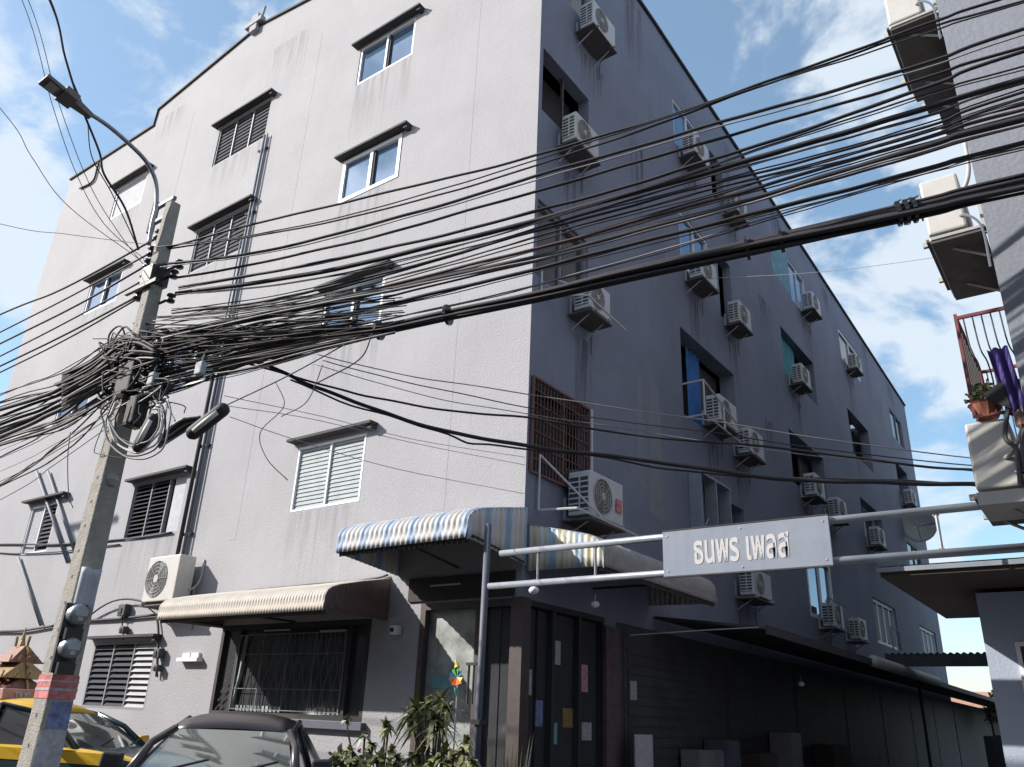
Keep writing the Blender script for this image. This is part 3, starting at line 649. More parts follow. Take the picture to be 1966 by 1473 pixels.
t = thing('valve_pipes', 'knot of grey pipes and a brown valve beside the right edge unit', 'pipes', (5.62, -2.12, 3.2))
MB().tube(spline([(0, 0, 0), (.02, 0, .25), (-.03, 0, .35), (.02, 0, .55)]), .016, 6).tube(spline([(.07, 0, 0), (.05, 0, .2), (.1, 0, .4)]), .02, 6).build('pipe', 'ac_vent', t)
MB().lathe([(0, .38), (.035, .42), (.035, .5), (0, .54)], (.08, 0, 0), 8).build('valve', 'rust', t)

# ------------------------------------------------------------------ unseen houses across the street, added behind the camera to cut sky light
for k in range(9):
    x = -46+k*9
    t = thing('shophouse', 'grey shophouse number %s from the left in the row across the street' % ['one', 'two', 'three', 'four', 'five', 'six', 'seven', 'eight', 'nine'][k], 'building', (x, -16, 0), 0, 'shophouses across the street')
    MB().box((0, -9, 0), (8.95, 0, 9.2+.35*(k % 3))).build('wall', 'awning_grey', t)
    for j in range(3):
        for i in range(3): MB().box((.8+i*2.8, .0, 1+j*3), (2.6+i*2.8, .03, 2.5+j*3)).build('window', 'dark_glass', t)
    MB().box((.0, .0, 3.0), (8.9, 1.6, 3.12)).build('awning', 'awning_brown', t)
# ------------------------------------------------------------------ guard house
gh = thing('guard_house', 'low blue grey guard house with a flat brown roof slab at the lower right', 'hut', (4.95, .3, 0))
MB().box((0, 0, .1), (.69, 2.2, 2.86)).build('wall', 'guard_paint', gh)
MB().box((-.60, -.95, 2.90), (.78, 2.15, 2.99)).build('roof_slab', 'slab_brown', gh)
MB().box((-.62, -.98, 2.935), (.78, -.95, 2.975)).build('roof_edge', 'galvanised', gh)
f = frame_mb(lambda u, v, n: (u, -n, v), .24, .68, 1.1, 2.42, .035, .001, .03).build('window', 'white_frame', gh)
MB().box((.275, -.012, 1.135), (.645, -.006, 2.385)).build('pane', 'dark_glass', f)

# ------------------------------------------------------------------ gate with the name board
gt = thing('entrance_gate', 'overhead gate of two grey pipes on a blue grey post across the alley', 'gate', (.2, -1.0, 0))
MB().tube([(.0, 0, .1), (.0, 0, 3.72)], .040, 12).build('post', 'column_blue', gt, smooth=True)
MB().tube([(.20, 0, 3.36), (5.54, 0, 3.36)], .036, 10).build('upper_pipe', 'galvanised', gt, smooth=True)
MB().tube([(.053, 0, 3.0), (5.54, 0, 3.0)], .036, 10).build('lower_pipe', 'galvanised', gt, smooth=True)
for x in (.72, 1.45, 4.72): MB().tube([(x, 0, 3.03), (x, 0, 3.33)], .014, 8).build('upright', 'galvanised', gt)
MB().box((-.20, -.02, 2.15), (-.05, .02, 2.18)).tube([(-.17, 0, 2.15), (-.17, 0, 1.75)], .015, 6).tube([(-.10, 0, 2.15), (-.10, 0, 1.75)], .012, 6).box((-.06, -.06, 1.55), (.06, .06, 1.60)).build('hinge_plate', 'dark_trim', gt)
for (x, z) in ((.72, 3.03), (.72, 3.33), (1.45, 3.03), (1.45, 3.33), (4.72, 3.03), (4.72, 3.33)): MB().tube([(x-.02, 0, z-.006*(z < 3.1)), (x+.02, 0, z-.006*(z < 3.1))], .039 if z in (3.0, 3.36) else .019, 8).build('weld_rust', 'rust', gt)
sb = thing('name_board', 'pale blue name board with white Thai lettering hung on the gate pipes', 'sign', (2.46, -1.06, 2.955))
MB().box((0, -.012, 0), (1.61, .012, .44)).build('panel', 'sign_face', sb, bevel=.004)
MB().box((0, -.016, -.012), (1.61, .016, -.001)).box((0, -.016, .441), (1.61, .016, .452)).build('edge_trim', 'dark_trim', sb)
for (x, z) in ((.05, .05), (1.56, .05), (.05, .39), (1.56, .39), (.8, .04), (.8, .40)): MB().lathe([(0, -.017), (.010, -.016), (.012, -.012)], (x, 0, z), 8, 'y').build('screw', 'galvanised', sb)
cu = bpy.data.curves.new('t', 'FONT'); cu.body = 'ธนพร เพลส'; cu.size = .27; cu.extrude = .0015; cu.offset = .006
to = bpy.data.objects.new('t', cu); COL.objects.link(to); bpy.context.view_layer.update()
dg = bpy.context.evaluated_depsgraph_get(); me = bpy.data.meshes.new_from_object(to.evaluated_get(dg)); bpy.data.objects.remove(to)
xs = [v.co.x for v in me.vertices]; ys = [v.co.y for v in me.vertices]
print('TEXT', len(me.vertices), min(xs), max(xs), min(ys), max(ys))
sx = .92/(max(xs)-min(xs)); sy = .235/(max(ys)-min(ys)); x0 = min(xs); y0 = min(ys)
for v in me.vertices:
    v.co = Vector(((v.co.x-x0)*sx+.33, -.0145-v.co.z, (v.co.y-y0)*sy+.095))
me.materials.clear(); me.materials.append(MATS['sign_letter'])
o = bpy.data.objects.new('lettering', me); COL.objects.link(o); o.parent = sb

# ------------------------------------------------------------------ awnings
def prof(p, zt, zo, zb):
    """from wall top to the lower front edge: gently falling, then rounded down"""
    P = [(0, zt), (p*.45, zt+(zo-zt)*.45), (p*.80, zt+(zo-zt)*.85)]
    for k in range(1, 6):
        a = k/5*math.pi/2; P.append((p*.80+p*.20*math.sin(a), zo+.02-(zo-zb)*.55*(1-math.cos(a))))
    P.append((p, zb)); return P
def corrug_sheet(fn, u0, u1, P, per, amp, name, m, parent):
    n = int((u1-u0)/per)*6
    S_ = spline([(a, b, 0) for a, b in P], 3)
    ln = len(S_)-1
    def g_(a, b):
        i = min(int(round(b*ln)), ln); q = S_[i]; t = S_[min(i+1, ln)]-S_[max(i-1, 0)]; L_ = math.hypot(t[0], t[1]) or 1
        nx, nz = -t[1]/L_, t[0]/L_
        if nz < 0: nx, nz = -nx, -nz
        u = u0+(u1-u0)*a; w = amp*math.sin(2*math.pi*(u-u0)/per)
        return fn(u, q[1]+nz*w, q[0]+nx*w)
    if m != 'awning_under':  # extra dark sheet below the roof, puts the shade underneath into colour
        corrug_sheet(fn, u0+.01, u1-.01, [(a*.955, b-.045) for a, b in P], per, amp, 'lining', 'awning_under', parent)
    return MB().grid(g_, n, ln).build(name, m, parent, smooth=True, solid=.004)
def end_face(fn, u, P, zend, per, amp, name, m, parent):
    p = P[-1][0]; n = int(p/per)*6
    xs_ = [a for a, b in P]; zs_ = [b for a, b in P]
    def top(y):
        return float(np.interp(y, xs_, zs_))
    zb = P[-1][1]
    return MB().grid(lambda a, b: fn(u+amp*math.sin(2*math.pi*a*p/per), top(a*p)*(1-b)+(zend+(zb-zend)*a)*b-(.0 if a < 1 else .02), a*p), n, 3).build(name, m, parent, smooth=True, solid=.004)
BLU, WHT, ORG, PNK = (.24, .33, .46), (.50, .52, .56), (.50, .41, .33), (.50, .47, .47)
cs = [(0, BLU), (.16, WHT), (.38, PNK), (.50, WHT), (.62, ORG), (.72, WHT), (.88, (.28, .36, .48))]
stripes('awning_stripe_x', 0, cs, .42); stripes('awning_stripe_y', 1, cs, .42)
c3 = [(0, (.24, .32, .44)), (.12, (.52, .50, .42)), (.35, (.48, .39, .20)), (.45, (.54, .52, .47)), (.7, (.50, .44, .30)), (.8, (.34, .42, .50))]
stripes('awning_stripe_c', 0, c3, .40)
# 1: blue striped, over the corner shop front
a1 = thing('striped_awning', 'blue and white striped corrugated awning over the corner shop front', 'awning')
P1 = prof(1.2, 4.16, 3.90, 3.54)
corrug_sheet(FP, -2.15, .05, P1, .085, .012, 'roof_sheet', 'awning_stripe_x', a1)
end_face(FP, .05, P1, 3.42, .085, .010, 'side_sheet', 'awning_stripe_y', a1); end_face(FP, -2.15, P1, 3.42, .085, .010, 'side_sheet', 'awning_stripe_y', a1)
MB().tube([(-2.1, -1.12, 3.56), (.1, -1.12, 3.56)], .018, 5).tube([(-2.1, -.05, 4.1), (-2.1, -1.1, 3.62)], .018, 5).tube([(-1, -.05, 3.45), (-1, -1.1, 3.58)], .018, 5).tube([(.05, -.05, 3.45), (.05, -1.1, 3.58)], .018, 5).build('frame', 'dark_trim', a1)
# 2: cream, over the shop window
a2 = thing('cream_awning', 'cream corrugated awning with brown side over the dark shop window', 'awning')
P2 = prof(1.18, 3.40, 3.14, 2.82)
corrug_sheet(FP, -6.05, -2.28, P2, .06, .008, 'roof_sheet', 'awning_cream', a2)
end_face(FP, -2.28, P2, 2.82, .06, .008, 'side_sheet', 'awning_brown', a2); end_face(FP, -6.05, P2, 2.82, .06, .008, 'side_sheet', 'awning_brown', a2)
MB().tube([(-6, -1.1, 2.86), (-2.33, -1.1, 2.86)], .018, 5).tube([(-6, -.03, 2.86), (-6, -1.1, 2.86)], .018, 5).tube([(-4.2, -.03, 2.86), (-4.2, -1.1, 2.86)], .018, 5).build('frame', 'dark_trim', a2)
# 3: round the corner on the alley side
a3_ = thing('yellow_striped_awning', 'yellow and white striped awning on the alley side, behind the gate pipes', 'awning')
P3 = prof(1.14, 3.95, 3.70, 3.34)
corrug_sheet(RP, .06, 3.45, P3, .085, .012, 'roof_sheet', 'awning_grey', a3_)
end_face(RP, .06, P3, 3.36, .085, .010, 'side_sheet', 'awning_stripe_c', a3_); end_face(RP, 3.45, P3, 3.36, .085, .010, 'side_sheet', 'awning_grey', a3_)
MB().tube([(1.08, .1, 3.37), (1.08, 3.4, 3.37)], .018, 5).tube([(.03, 1.7, 3.37), (1.08, 1.7, 3.37)], .018, 5).build('frame', 'dark_trim', a3_)
# fascia board between awning and shop glass
MB().box((-1.9, 3.05, .0), (-.1, 3.36, .03), FP).build('fascia_board', 'dark_trim', bld)
MB().box((-1.25, 3.18, .30), (-.75, 3.20, .32), FP).build('light_tube', 'ac_guard', a1)
# long canopy along the alley
cn = thing('long_canopy', 'long dark lean-to canopy running along the shaded side of the building', 'canopy')
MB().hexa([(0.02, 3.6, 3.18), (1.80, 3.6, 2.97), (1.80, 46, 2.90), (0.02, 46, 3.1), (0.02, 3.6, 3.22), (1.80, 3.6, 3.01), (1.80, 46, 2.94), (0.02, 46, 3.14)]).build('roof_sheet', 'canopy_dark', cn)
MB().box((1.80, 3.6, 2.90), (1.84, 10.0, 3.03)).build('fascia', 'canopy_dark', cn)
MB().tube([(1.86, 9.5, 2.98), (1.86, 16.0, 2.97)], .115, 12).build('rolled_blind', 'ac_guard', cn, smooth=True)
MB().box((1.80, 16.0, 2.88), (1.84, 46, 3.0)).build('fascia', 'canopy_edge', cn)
for y in (14.5, 26, 38): MB().tube([(1.7, y, .1), (1.7, y, 2.93)], .035, 6).build('post', 'dark_trim', cn)
for y in range(4, 46, 2): MB().box((.05, y, 3.04), (1.78, y+.04, 3.10)).build('rafter', 'dark_trim', cn) if False else None
o = MB().tube([(1.7, 3.6, 3.0), (1.1, 2.9, 2.9), (.5, 1.9, 2.75)], .008, 5).build('stay_cable', 'cable_grey'); tag(o, 'thin stay cable from the canopy end down to the wall', 'cable')
lb = thing('rear_shed', 'low dark shed behind the building at the end of the alley', 'shed', (-3, 29.6, 0))
MB().box((0, 0, 0), (3.0, 18, 2.95)).build('wall', 'dark_shutter', lb); MB().box((-.1, -.05, 2.96), (2.9, 18, 3.02)).build('roof', 'canopy_dark', lb)
# black corrugated roof across the alley
cr = thing('alley_roof', 'black corrugated roof bridging the alley between canopy and guard house', 'roof')
MB().grid(lambda a, b: (1.55+(5.7-1.55)*a, 12+1.2*b, 3.32+.02*math.sin(a*200)), 400, 1).build('roof_sheet', 'canopy_dark', cr, solid=.01)
MB().box((1.55, 11.96, 3.05), (5.72, 12.0, 3.30)).build('fascia', 'canopy_dark', cr)
# shade at the back of the alley
o = thing('alley_fence', 'dark screen fence closing the back of the alley', 'fence', (1.9, 22, 0))
for k in range(13): MB().box((k*.3, 0, .1), (k*.3+.285, .05, 1.75+.03*(k % 3))).build('panel', 'canopy_dark', o)
# far house and tree
hf = thing('far_house', 'small cream house with a brown roof far behind the alley', 'house', (-2, 47, 0))
MB().box((-6, 0, 0), (6, 6, 3.3)).build('wall', 'far_wall', hf)
MB().hexa([(-6.5, -.8, 3.3), (6.5, -.8, 3.3), (6.5, 6.8, 3.3), (-6.5, 6.8, 3.3), (-6.3, 2.6, 4.3), (6.3, 2.6, 4.3), (6.3, 3.4, 4.3), (-6.3, 3.4, 4.3)]).build('roof', 'far_roof', hf)
for k in range(4): MB().box((-5+k*3, -.03, 1.4), (-4+k*3, .0, 2.6)).build('window', 'dark_glass', hf)
tr = thing('green_tree', 'small bright green tree beyond the alley, left of the guard house', 'tree', (1.35, 34, .1))
MB().tube([(0, 0, 0), (.1, 0, 1.3), (0, .1, 2.4)], [.14, .1, .05], 7).build('trunk', 'bark', tr)
mb = MB(); leafy(mb, (0, 0, 2.6), .85, 900, .22, 5, 1.2); leafy(mb, (.5, 0, 1.9), .6, 500, .2, 6); mb.build('crown', ['leaf', 'leaf_yellow'], tr)

# ------------------------------------------------------------------ street pole
PX, PY = -1.21, -4.84
pole = thing('utility_pole', 'square concrete utility pole with notices pasted on its foot, at the left', 'utility pole', (PX, PY, 0))
wb, wt, PH = .128, .056, 6.47
MB().hexa([(-wb, -wb, 0), (wb, -wb, 0), (wb, wb, 0), (-wb, wb, 0), (-wt, -wt, PH), (wt, -wt, PH), (wt, wt, PH), (-wt, wt, PH)]).build('shaft', 'concrete_pole', pole, bevel=.012)
def ws(z): return wb+(wt-wb)*z/PH
# step holes and notices
for k in range(24):
    z = .6+k*.22; w = ws(z)
    MB().box((-.012, -w-.002, z), (.012, -w+.02, z+.025)).build('bolt_hole', 'ac_vent', pole)
def band(z0, z1, m, faces='xy', grow=.004, a0=-1, a1=1, name='notice'):
    w0, w1 = ws(z0)+grow, ws(z1)+grow
    mb = MB()
    if 'x' in faces: mb.hexa([(w0-.006, a0*w0, z0), (w0, a0*w0, z0), (w0, a1*w0, z0), (w0-.006, a1*w0, z0), (w1-.006, a0*w1, z1), (w1, a0*w1, z1), (w1, a1*w1, z1), (w1-.006, a1*w1, z1)])
    if 'y' in faces: mb.hexa([(-w0, -w0, z0), (w0, -w0, z0), (w0, -w0+.004, z0), (-w0, -w0+.004, z0), (-w1, -w1, z1), (w1, -w1, z1), (w1, -w1+.004, z1), (-w1, -w1+.004, z1)])
    return mb.build(name, m, pole)
band(1.62, 1.80, 'notice_red'); band(1.68, 1.70, 'notice_pale', grow=.007); band(1.745, 1.76, 'notice_pale', grow=.007)
band(1.40, 1.60, 'notice_blue', 'x', a0=-.6, a1=.9); band(1.05, 1.385, 'notice_pale', 'x', a0=-.9, a1=.9); band(.98, 1.04, 'notice_pink', 'x'); band(.8, .97, 'notice_blue', 'x')
# meters on the alley-side face of the pole
for (px, py, hh) in ((150, 1190, .15), (135, 1255, .15)):
    q = onX(px, py, PX+.26); t = thing('electricity_meter', 'upper round glass electricity meter on the pole' if py < 1220 else 'lower round glass electricity meter on the pole', 'meter', (PX+.165, float(q[1]), float(q[2])), 0, 'electricity meters on the pole')
    MB().box((0, -.09, -.15), (.03, .09, .13)).build('backplate', 'ac_vent', t)
    MB().lathe([(.085, .03), (.085, .09), (.07, .125), (0, .13)], (0, 0, .04), 16, 'x').build('glass_cover', 'steel', t, smooth=True)
    MB().box((.125, -.05, .03), (.134, .05, .08)).box((.125, -.02, -.01), (.132, .02, .02)).build('dial', 'white_slat', t)
    MB().box((.03, -.07, -.16), (.09, .07, -.07)).build('terminal_box', 'black_plastic', t)
q = onX(170, 1130, PX+.2)
o = MB().grid(lambda a, b: (PX+.17+.04*math.sin(a*7)*(1-b*.3), q[1]-.08+.16*a, q[2]+.17-.34*b), 10, 6).build('cloth_wrap', 'paper_white', solid=.01, smooth=True); tag(o, 'pale plastic bag tied on the pole above the meters', 'bag')
q = onX(215, 920, PX+.12)
o = MB().lathe([(0, -.07), (.045, -.05), (.065, 0), (.05, .04), (0, .07)], (PX+.08, PY, float(q[2])), 10).build('cement_lump', 'cable_grey', smooth=False); tag(o, 'grey lump of hardened foam stuck on the pole below the cables', 'lump')

# plane in which the cables run to the right, and the one to the left
A, B = (PX, PY), (6.05, -3.0)
def V(px, py, off=0.0): return onV(px, py, A, B, off)
def LFT(px, py, off=0.0): return onY(px, py, PY+off)
def LMP(px, py, X=PX-.05): return onX(px, py, X)
# insulators on racks
for i, (px, py) in enumerate([(305, 452), (292, 484), (284, 508), (276, 538), (266, 568)]):
    q = LFT(px, py); z = float(q[2]); x = float(q[0])
    t = thing('insulator', ['topmost dark spool insulator left of the pole head', 'second dark spool insulator from the top left of the pole', 'middle dark spool insulator left of the pole', 'fourth dark spool insulator from the top left of the pole', 'lowest dark spool insulator left of the pole'][i], 'insulator', (x, PY, z), 0, 'spool insulators on the pole')
    MB().lathe([(.0, -.05), (.045, -.05), (.05, -.03), (.026, -.012), (.026, .012), (.05, .03), (.045, .05), (0, .05)], (0, 0, 0), 12).build('spool', 'insulator', t, smooth=True)
    MB().box((.02, -.012, .055), (PX-x-ws(z)+.005, .012, .07)).box((.02, -.012, -.07), (PX-x-ws(z)+.005, .012, -.055)).build('clevis', 'insulator', t)
for i, (px, py) in enumerate([(345, 508), (334, 527), (328, 573)]):
    q = V(px, py); z = float(q[2]); w = float(q[0])-PX
    t = thing('insulator', ['upper small insulator right of the pole head', 'middle small insulator right of the pole head', 'lower small insulator right of the pole head'][i], 'insulator', (float(q[0]), float(q[1]), z), 0, 'small insulators right of the pole')
    MB().lathe([(.0, -.045), (.04, -.04), (.045, -.02), (.022, -.008), (.022, .01), (.045, .025), (.04, .04), (0, .045)], (0, 0, 0), 12).build('spool', 'insulator', t, smooth=True)
    MB().tube([(-w+ws(z)*.9, 0, 0), (-.03, 0, 0)], .014, 6).build('pin', 'insulator', t)
t = thing('rack_arm', 'dark steel crossarm low on the pole head', 'crossarm', (PX, PY-.11, 5.02))
q0 = LFT(258, 572); q1 = LFT(348, 566)
z0 = float(q0[2]); t.location = (PX, PY, z0)
MB().box((float(q0[0])-PX, -.11, -.02), (.22, -.075, .02)).build('arm', 'insulator', t)
MB().box((-.085, -.105, .03), (.095, .09, .22)).build('clamp_box', 'insulator', t)
MB().tube([(-.08, -.115, .20), (.08, -.115, .05)], .005, 5).build('tie_wire', 'cable_white', t)
# street lamp on a curved arm
lp = thing('street_lamp', 'flat grey street lamp head on a long curved arm at the top left', 'street lamp', tuple(float(c) for c in LMP(288, 470)))
o0 = Vector(lp.location)
def rel(o, pts): return [Vector([float(c) for c in p])-o for p in pts]
MB().tube(rel(o0, spline([LMP(286, 470), LMP(292, 430), LMP(300, 395), LMP(299, 350), LMP(283, 314), LMP(255, 283), LMP(205, 240), LMP(150, 205)])), .022, 8).build('arm', 'steel', lp, smooth=True)
h0 = np.array(LMP(160, 214)); h1 = np.array(LMP(82, 152)); d = Vector([float(c) for c in (h1-h0)]); Ld = d.length; d.normalize()
sd_ = d.cross(Vector((0, 0, 1))).normalized(); nn = sd_.cross(d).normalized()
def lb_(a0, a1, w0, w1, t0, t1):
    P = []
    for z in (0, 1):
        for (a, w, tt) in ((a0, -w0, t0), (a1, -w1, t1), (a1, w1, t1), (a0, w0, t0)):
            P.append(Vector([float(c) for c in h0])-o0+d*a+sd_*w+nn*(tt*(z-.3)))
    return P
MB().hexa(lb_(-.08, .10, .028, .05, .05, .07)).build('neck', 'lamp_grey', lp)
MB().hexa(lb_(.10, .24, .10, .11, .08, .08)).build('gear_box', 'lamp_grey', lp, bevel=.008)
MB().hexa(lb_(.24, Ld, .085, .095, .045, .04)).build('lamp_head', 'lamp_grey', lp, bevel=.008)
MB().hexa([v-nn*.017 for v in lb_(.28, Ld-.05, .065, .07, .004, .004)]).build('lens', 'ac_guard', lp)
q = LFT(300, 400); zc = float(q[2])
for zc in (zc-.02, zc-.22):
    MB().box((float(q[0])-.03-o0.x, PY-.02-o0.y, zc-o0.z), (PX-o0.x, PY+.02-o0.y, zc+.04-o0.z)).build('clamp', 'conduit', lp)
MB().box((float(q[0])-.03-o0.x, PY-.03-o0.y, zc-.1-o0.z), (float(q[0])+.01-o0.x, PY+.03-o0.y, zc+.30-o0.z)).build('clamp_plate', 'dark_trim', lp)
# the next pole along the street, out of view, throws its shadow on the front
p2 = thing('utility_pole', 'next utility pole down the street, just outside the left edge', 'utility pole', (-17.4, -4.84, 0))
MB().hexa([(-.2, -.2, 0), (.2, -.2, 0), (.2, .2, 0), (-.2, .2, 0), (-.1, -.1, 11), (.1, -.1, 11), (.1, .1, 11), (-.1, .1, 11)]).build('shaft', 'concrete_pole', p2)
MB().box((-1.0, -.16, 10.0), (1.0, -.10, 10.12)).build('crossarm', 'steel', p2)
MB().tube([(.8, -.13, 10.0), (0, -.13, 9.2)], .03, 5).tube([(-.8, -.13, 10.0), (0, -.13, 9.2)], .03, 5).build('brace', 'steel', p2)

# ------------------------------------------------------------------ cables
def cable(pts, r, m, label, group, name='overhead_cable', wob=0.0, n=6, seed=0):
    P = spline(pts, 7)
    if wob:
        rn = random.Random(seed)
        ph = [rn.uniform(0, 6.28) for _ in range(6)]
        for i, p in enumerate(P):
            s = i*.35
            p = p+np.array([0, wob*math.sin(s+ph[0])*.7, wob*(math.sin(s*1.3+ph[1])+.5*math.sin(s*2.9+ph[2]))]); P[i] = p
    o = MB().tube(P, r, n).build(name, m, smooth=True)
    return tag(o, label, 'cable', group)
def ext(pts, k, L_):
    """continue the cable beyond the frame"""
    a, b = (pts[-2], pts[-1]) if k else (pts[1], pts[0])
    d = b-a; d = d/np.linalg.norm(d); d[2] *= .6
    q = b+d*L_
    return pts+[q] if k else [q]+pts
ORD = ['first', 'second', 'third', 'fourth', 'fifth', 'sixth', 'seventh', 'eighth', 'ninth', 'tenth', 'eleventh', 'twelfth', 'thirteenth', 'fourteenth', 'fifteenth', 'sixteenth', 'seventeenth', 'eighteenth']
upper = [
 ([(318, 476), (600, 404), (1036, 294), (1200, 250), (1361, 197), (1704, 73), (1966, -15)], .008, 0, 'cable_black'),
 ([(318, 477), (480, 456), (600, 436), (750, 396), (1036, 314), (1200, 262), (1361, 205), (1704, 79), (1966, 2)], .006, .02, 'cable_black'),
 ([(294, 510), (480, 486), (600, 462), (850, 396), (1036, 329), (1200, 291), (1389, 236), (1731, 134), (1966, 57)], .010, -.05, 'cable_black'),
 ([(341, 533), (480, 508), (600, 484), (850, 420), (1036, 363), (1200, 319), (1405, 260), (1594, 205), (1814, 138), (1966, 90)], .009, .03, 'cable_black'),
 ([(343, 549), (480, 535), (600, 506), (800, 460), (1036, 404), (1200, 358), (1436, 291), (1554, 244), (1790, 161), (1966, 100)], .010, -.08, 'cable_black'),
 ([(339, 563), (480, 546), (800, 480), (1036, 421), (1200, 378), (1452, 303), (1594, 260), (1814, 201), (1966, 150)], .017, .08, 'cable_black'),
 ([(338, 566), (480, 552), (800, 492), (1036, 428), (1300, 338), (1550, 252), (1704, 208), (1966, 126)], .005, .05, 'cable_black'),
 ([(330, 600), (450, 590), (600, 560), (800, 505), (1036, 441), (1200, 401), (1452, 335), (1594, 292), (1814, 232), (1966, 177)], .008, .0, 'cable_black'),
 ([(330, 606), (470, 600), (700, 545), (900, 492), (1036, 452), (1200, 412), (1452, 345), (1650, 290), (1966, 190)], .005, -.12, 'cable_black'),
 ([(310, 640), (450, 615), (700, 560), (900, 508), (1036, 470), (1200, 437), (1476, 354), (1814, 252), (1966, 212)], .010, .05, 'cable_maroon'),
 ([(310, 650), (500, 612), (800, 540), (1036, 490), (1200, 460), (1491, 366), (1810, 272), (1966, 228)], .020, -.03, 'cable_black'),
 ([(305, 655), (500, 622), (800, 556), (1036, 500), (1250, 440), (1491, 378), (1700, 315), (1966, 240)], .007, .12, 'cable_maroon'),
 ([(300, 660), (500, 632), (800, 575), (1036, 512), (1200, 473), (1495, 398), (1830, 311), (1966, 272)], .012, .07, 'cable_black'),
 ([(290, 690), (600, 640), (900, 580), (1036, 545), (1200, 500), (1420, 437), (1600, 378), (1830, 318), (1966, 280)], .005, .1, 'cable_grey'),
 ([(300, 470), (330, 473), (480, 458), (620, 422), (900, 345), (1036, 303), (1200, 255), (1420, 182), (1704, 85), (1966, 5)], .004, -.2, 'cable_black'),
 ([(330, 600), (560, 575), (800, 515), (1036, 433), (1200, 385), (1452, 320), (1700, 240), (1966, 160)], .006, .18, 'cable_black'),
 ([(320, 640), (560, 600), (760, 556), (1036, 478), (1250, 412), (1520, 330), (1750, 262), (1966, 200)], .006, .2, 'cable_black'),
]
def smooth_px(pp, deg=4, n=11):
    x = np.array([p[0] for p in pp], float); y = np.array([p[1] for p in pp], float); u = (x-x[0])/(x[-1]-x[0])
    c = np.polyfit(u, y, min(deg, len(pp)-2)); us = np.linspace(0, 1, n)
    return [(x[0]+(x[-1]-x[0])*q, float(np.polyval(c, q))) for q in us]
rx = random.Random(77); base_up = list(upper)
for k in range(15):
    a = base_up[[4, 6, 7, 8, 9, 10, 12, 13, 2, 15, 16, 9, 10, 12, 8][k]]; d0, d1 = rx.uniform(-7, 7), rx.uniform(-11, 11)
    upper.append(([(x, y+d0+(d1-d0)*j/(len(a[0])-1)+rx.uniform(-2, 2)) for j, (x, y) in enumerate(a[0])], rx.choice([.003, .004, .006]), a[2]+rx.uniform(-.2, .2), 'cable_black' if k % 4 else 'cable_grey'))
ORD += ['nineteenth', 'twentieth', 'twenty first', 'twenty second', 'twenty third', 'twenty fourth', 'twenty fifth', 'twenty sixth', 'twenty seventh', 'twenty eighth', 'twenty ninth', 'thirtieth', 'thirty first', 'thirty second', 'thirty third']
for i, (pp, r, off, m) in enumerate(upper):
    pp = smooth_px(pp)
    pts = ext([V(x, y, off) for x, y in pp], 1, 3.0)
    order = sorted(range(len(upper)), key=lambda k: upper[k][0][-1][1]+k*.001); o_ = order.index(i)
    cable(pts, r*1.32+.001, m, ORD[o_]+' cable from the top where the upper span reaches the right edge', 'cables of the upper right span', wob=.004, seed=i)
# the thick bound bundle: strands lashed together
bundle = [(430, 690), (600, 655), (725, 635), (860, 605), (1036, 568), (1200, 528), (1436, 476), (1594, 441), (1790, 396), (1966, 352)]
rn = random.Random(4)
bt = thing('cable_bundle', 'thick lashed bundle of cables sweeping to the right edge', 'cable bundle', tuple(float(c) for c in V(725, 635)))
o0 = Vector(bt.location)
for k in range(16):
    a = rn.uniform(0, 6.28); rr = .070*math.sqrt(rn.uniform(.05, 1)); pts = []
    for i, (x, y) in enumerate(bundle):
        s = 1.0 if i >= 2 else (1.9, 1.35)[i]
        q = V(x, y, math.cos(a+i*.25)*rr*s); q[2] += math.sin(a+i*.25)*rr*s*(.55 if i < 5 else .75+.08*(i-5)); pts.append(q)
    pts = ext(pts, 1, 3.0)
    MB().tube([p-np.array(o0) for p in spline(pts, 6)], rn.choice([.013, .017, .022]), 6).build('strand', 'cable_maroon' if k in (3, 11) else 'cable_black', bt, smooth=True)
def at_px(x):
    for (x0, y0), (x1, y1) in zip(bundle, bundle[1:]):
        if x0 <= x <= x1: return y0+(y1-y0)*(x-x0)/(x1-x0)
for x in (728, 860, 1435, 1500, 1725, 1740, 1755):
    q = V(x, at_px(x)); q2 = V(x+10, at_px(x+10)); d = (q2-q)/np.linalg.norm(q2-q)
    MB().tube([q-d*.012-np.array(o0), q+d*.012-np.array(o0)], .088, 10).build('tie', 'insulator', bt)
for k, x in enumerate((1718, 1738, 1752)):
    q = V(x, at_px(x)); MB().tube(spline([q+[0, 0, .07]-np.array(o0), q+[.03, .02, .11]-np.array(o0), q+[.06, 0, .08]-np.array(o0), q+[.05, 0, -.1]-np.array(o0)]), .006, 4).build('tie_end', 'insulator', bt)
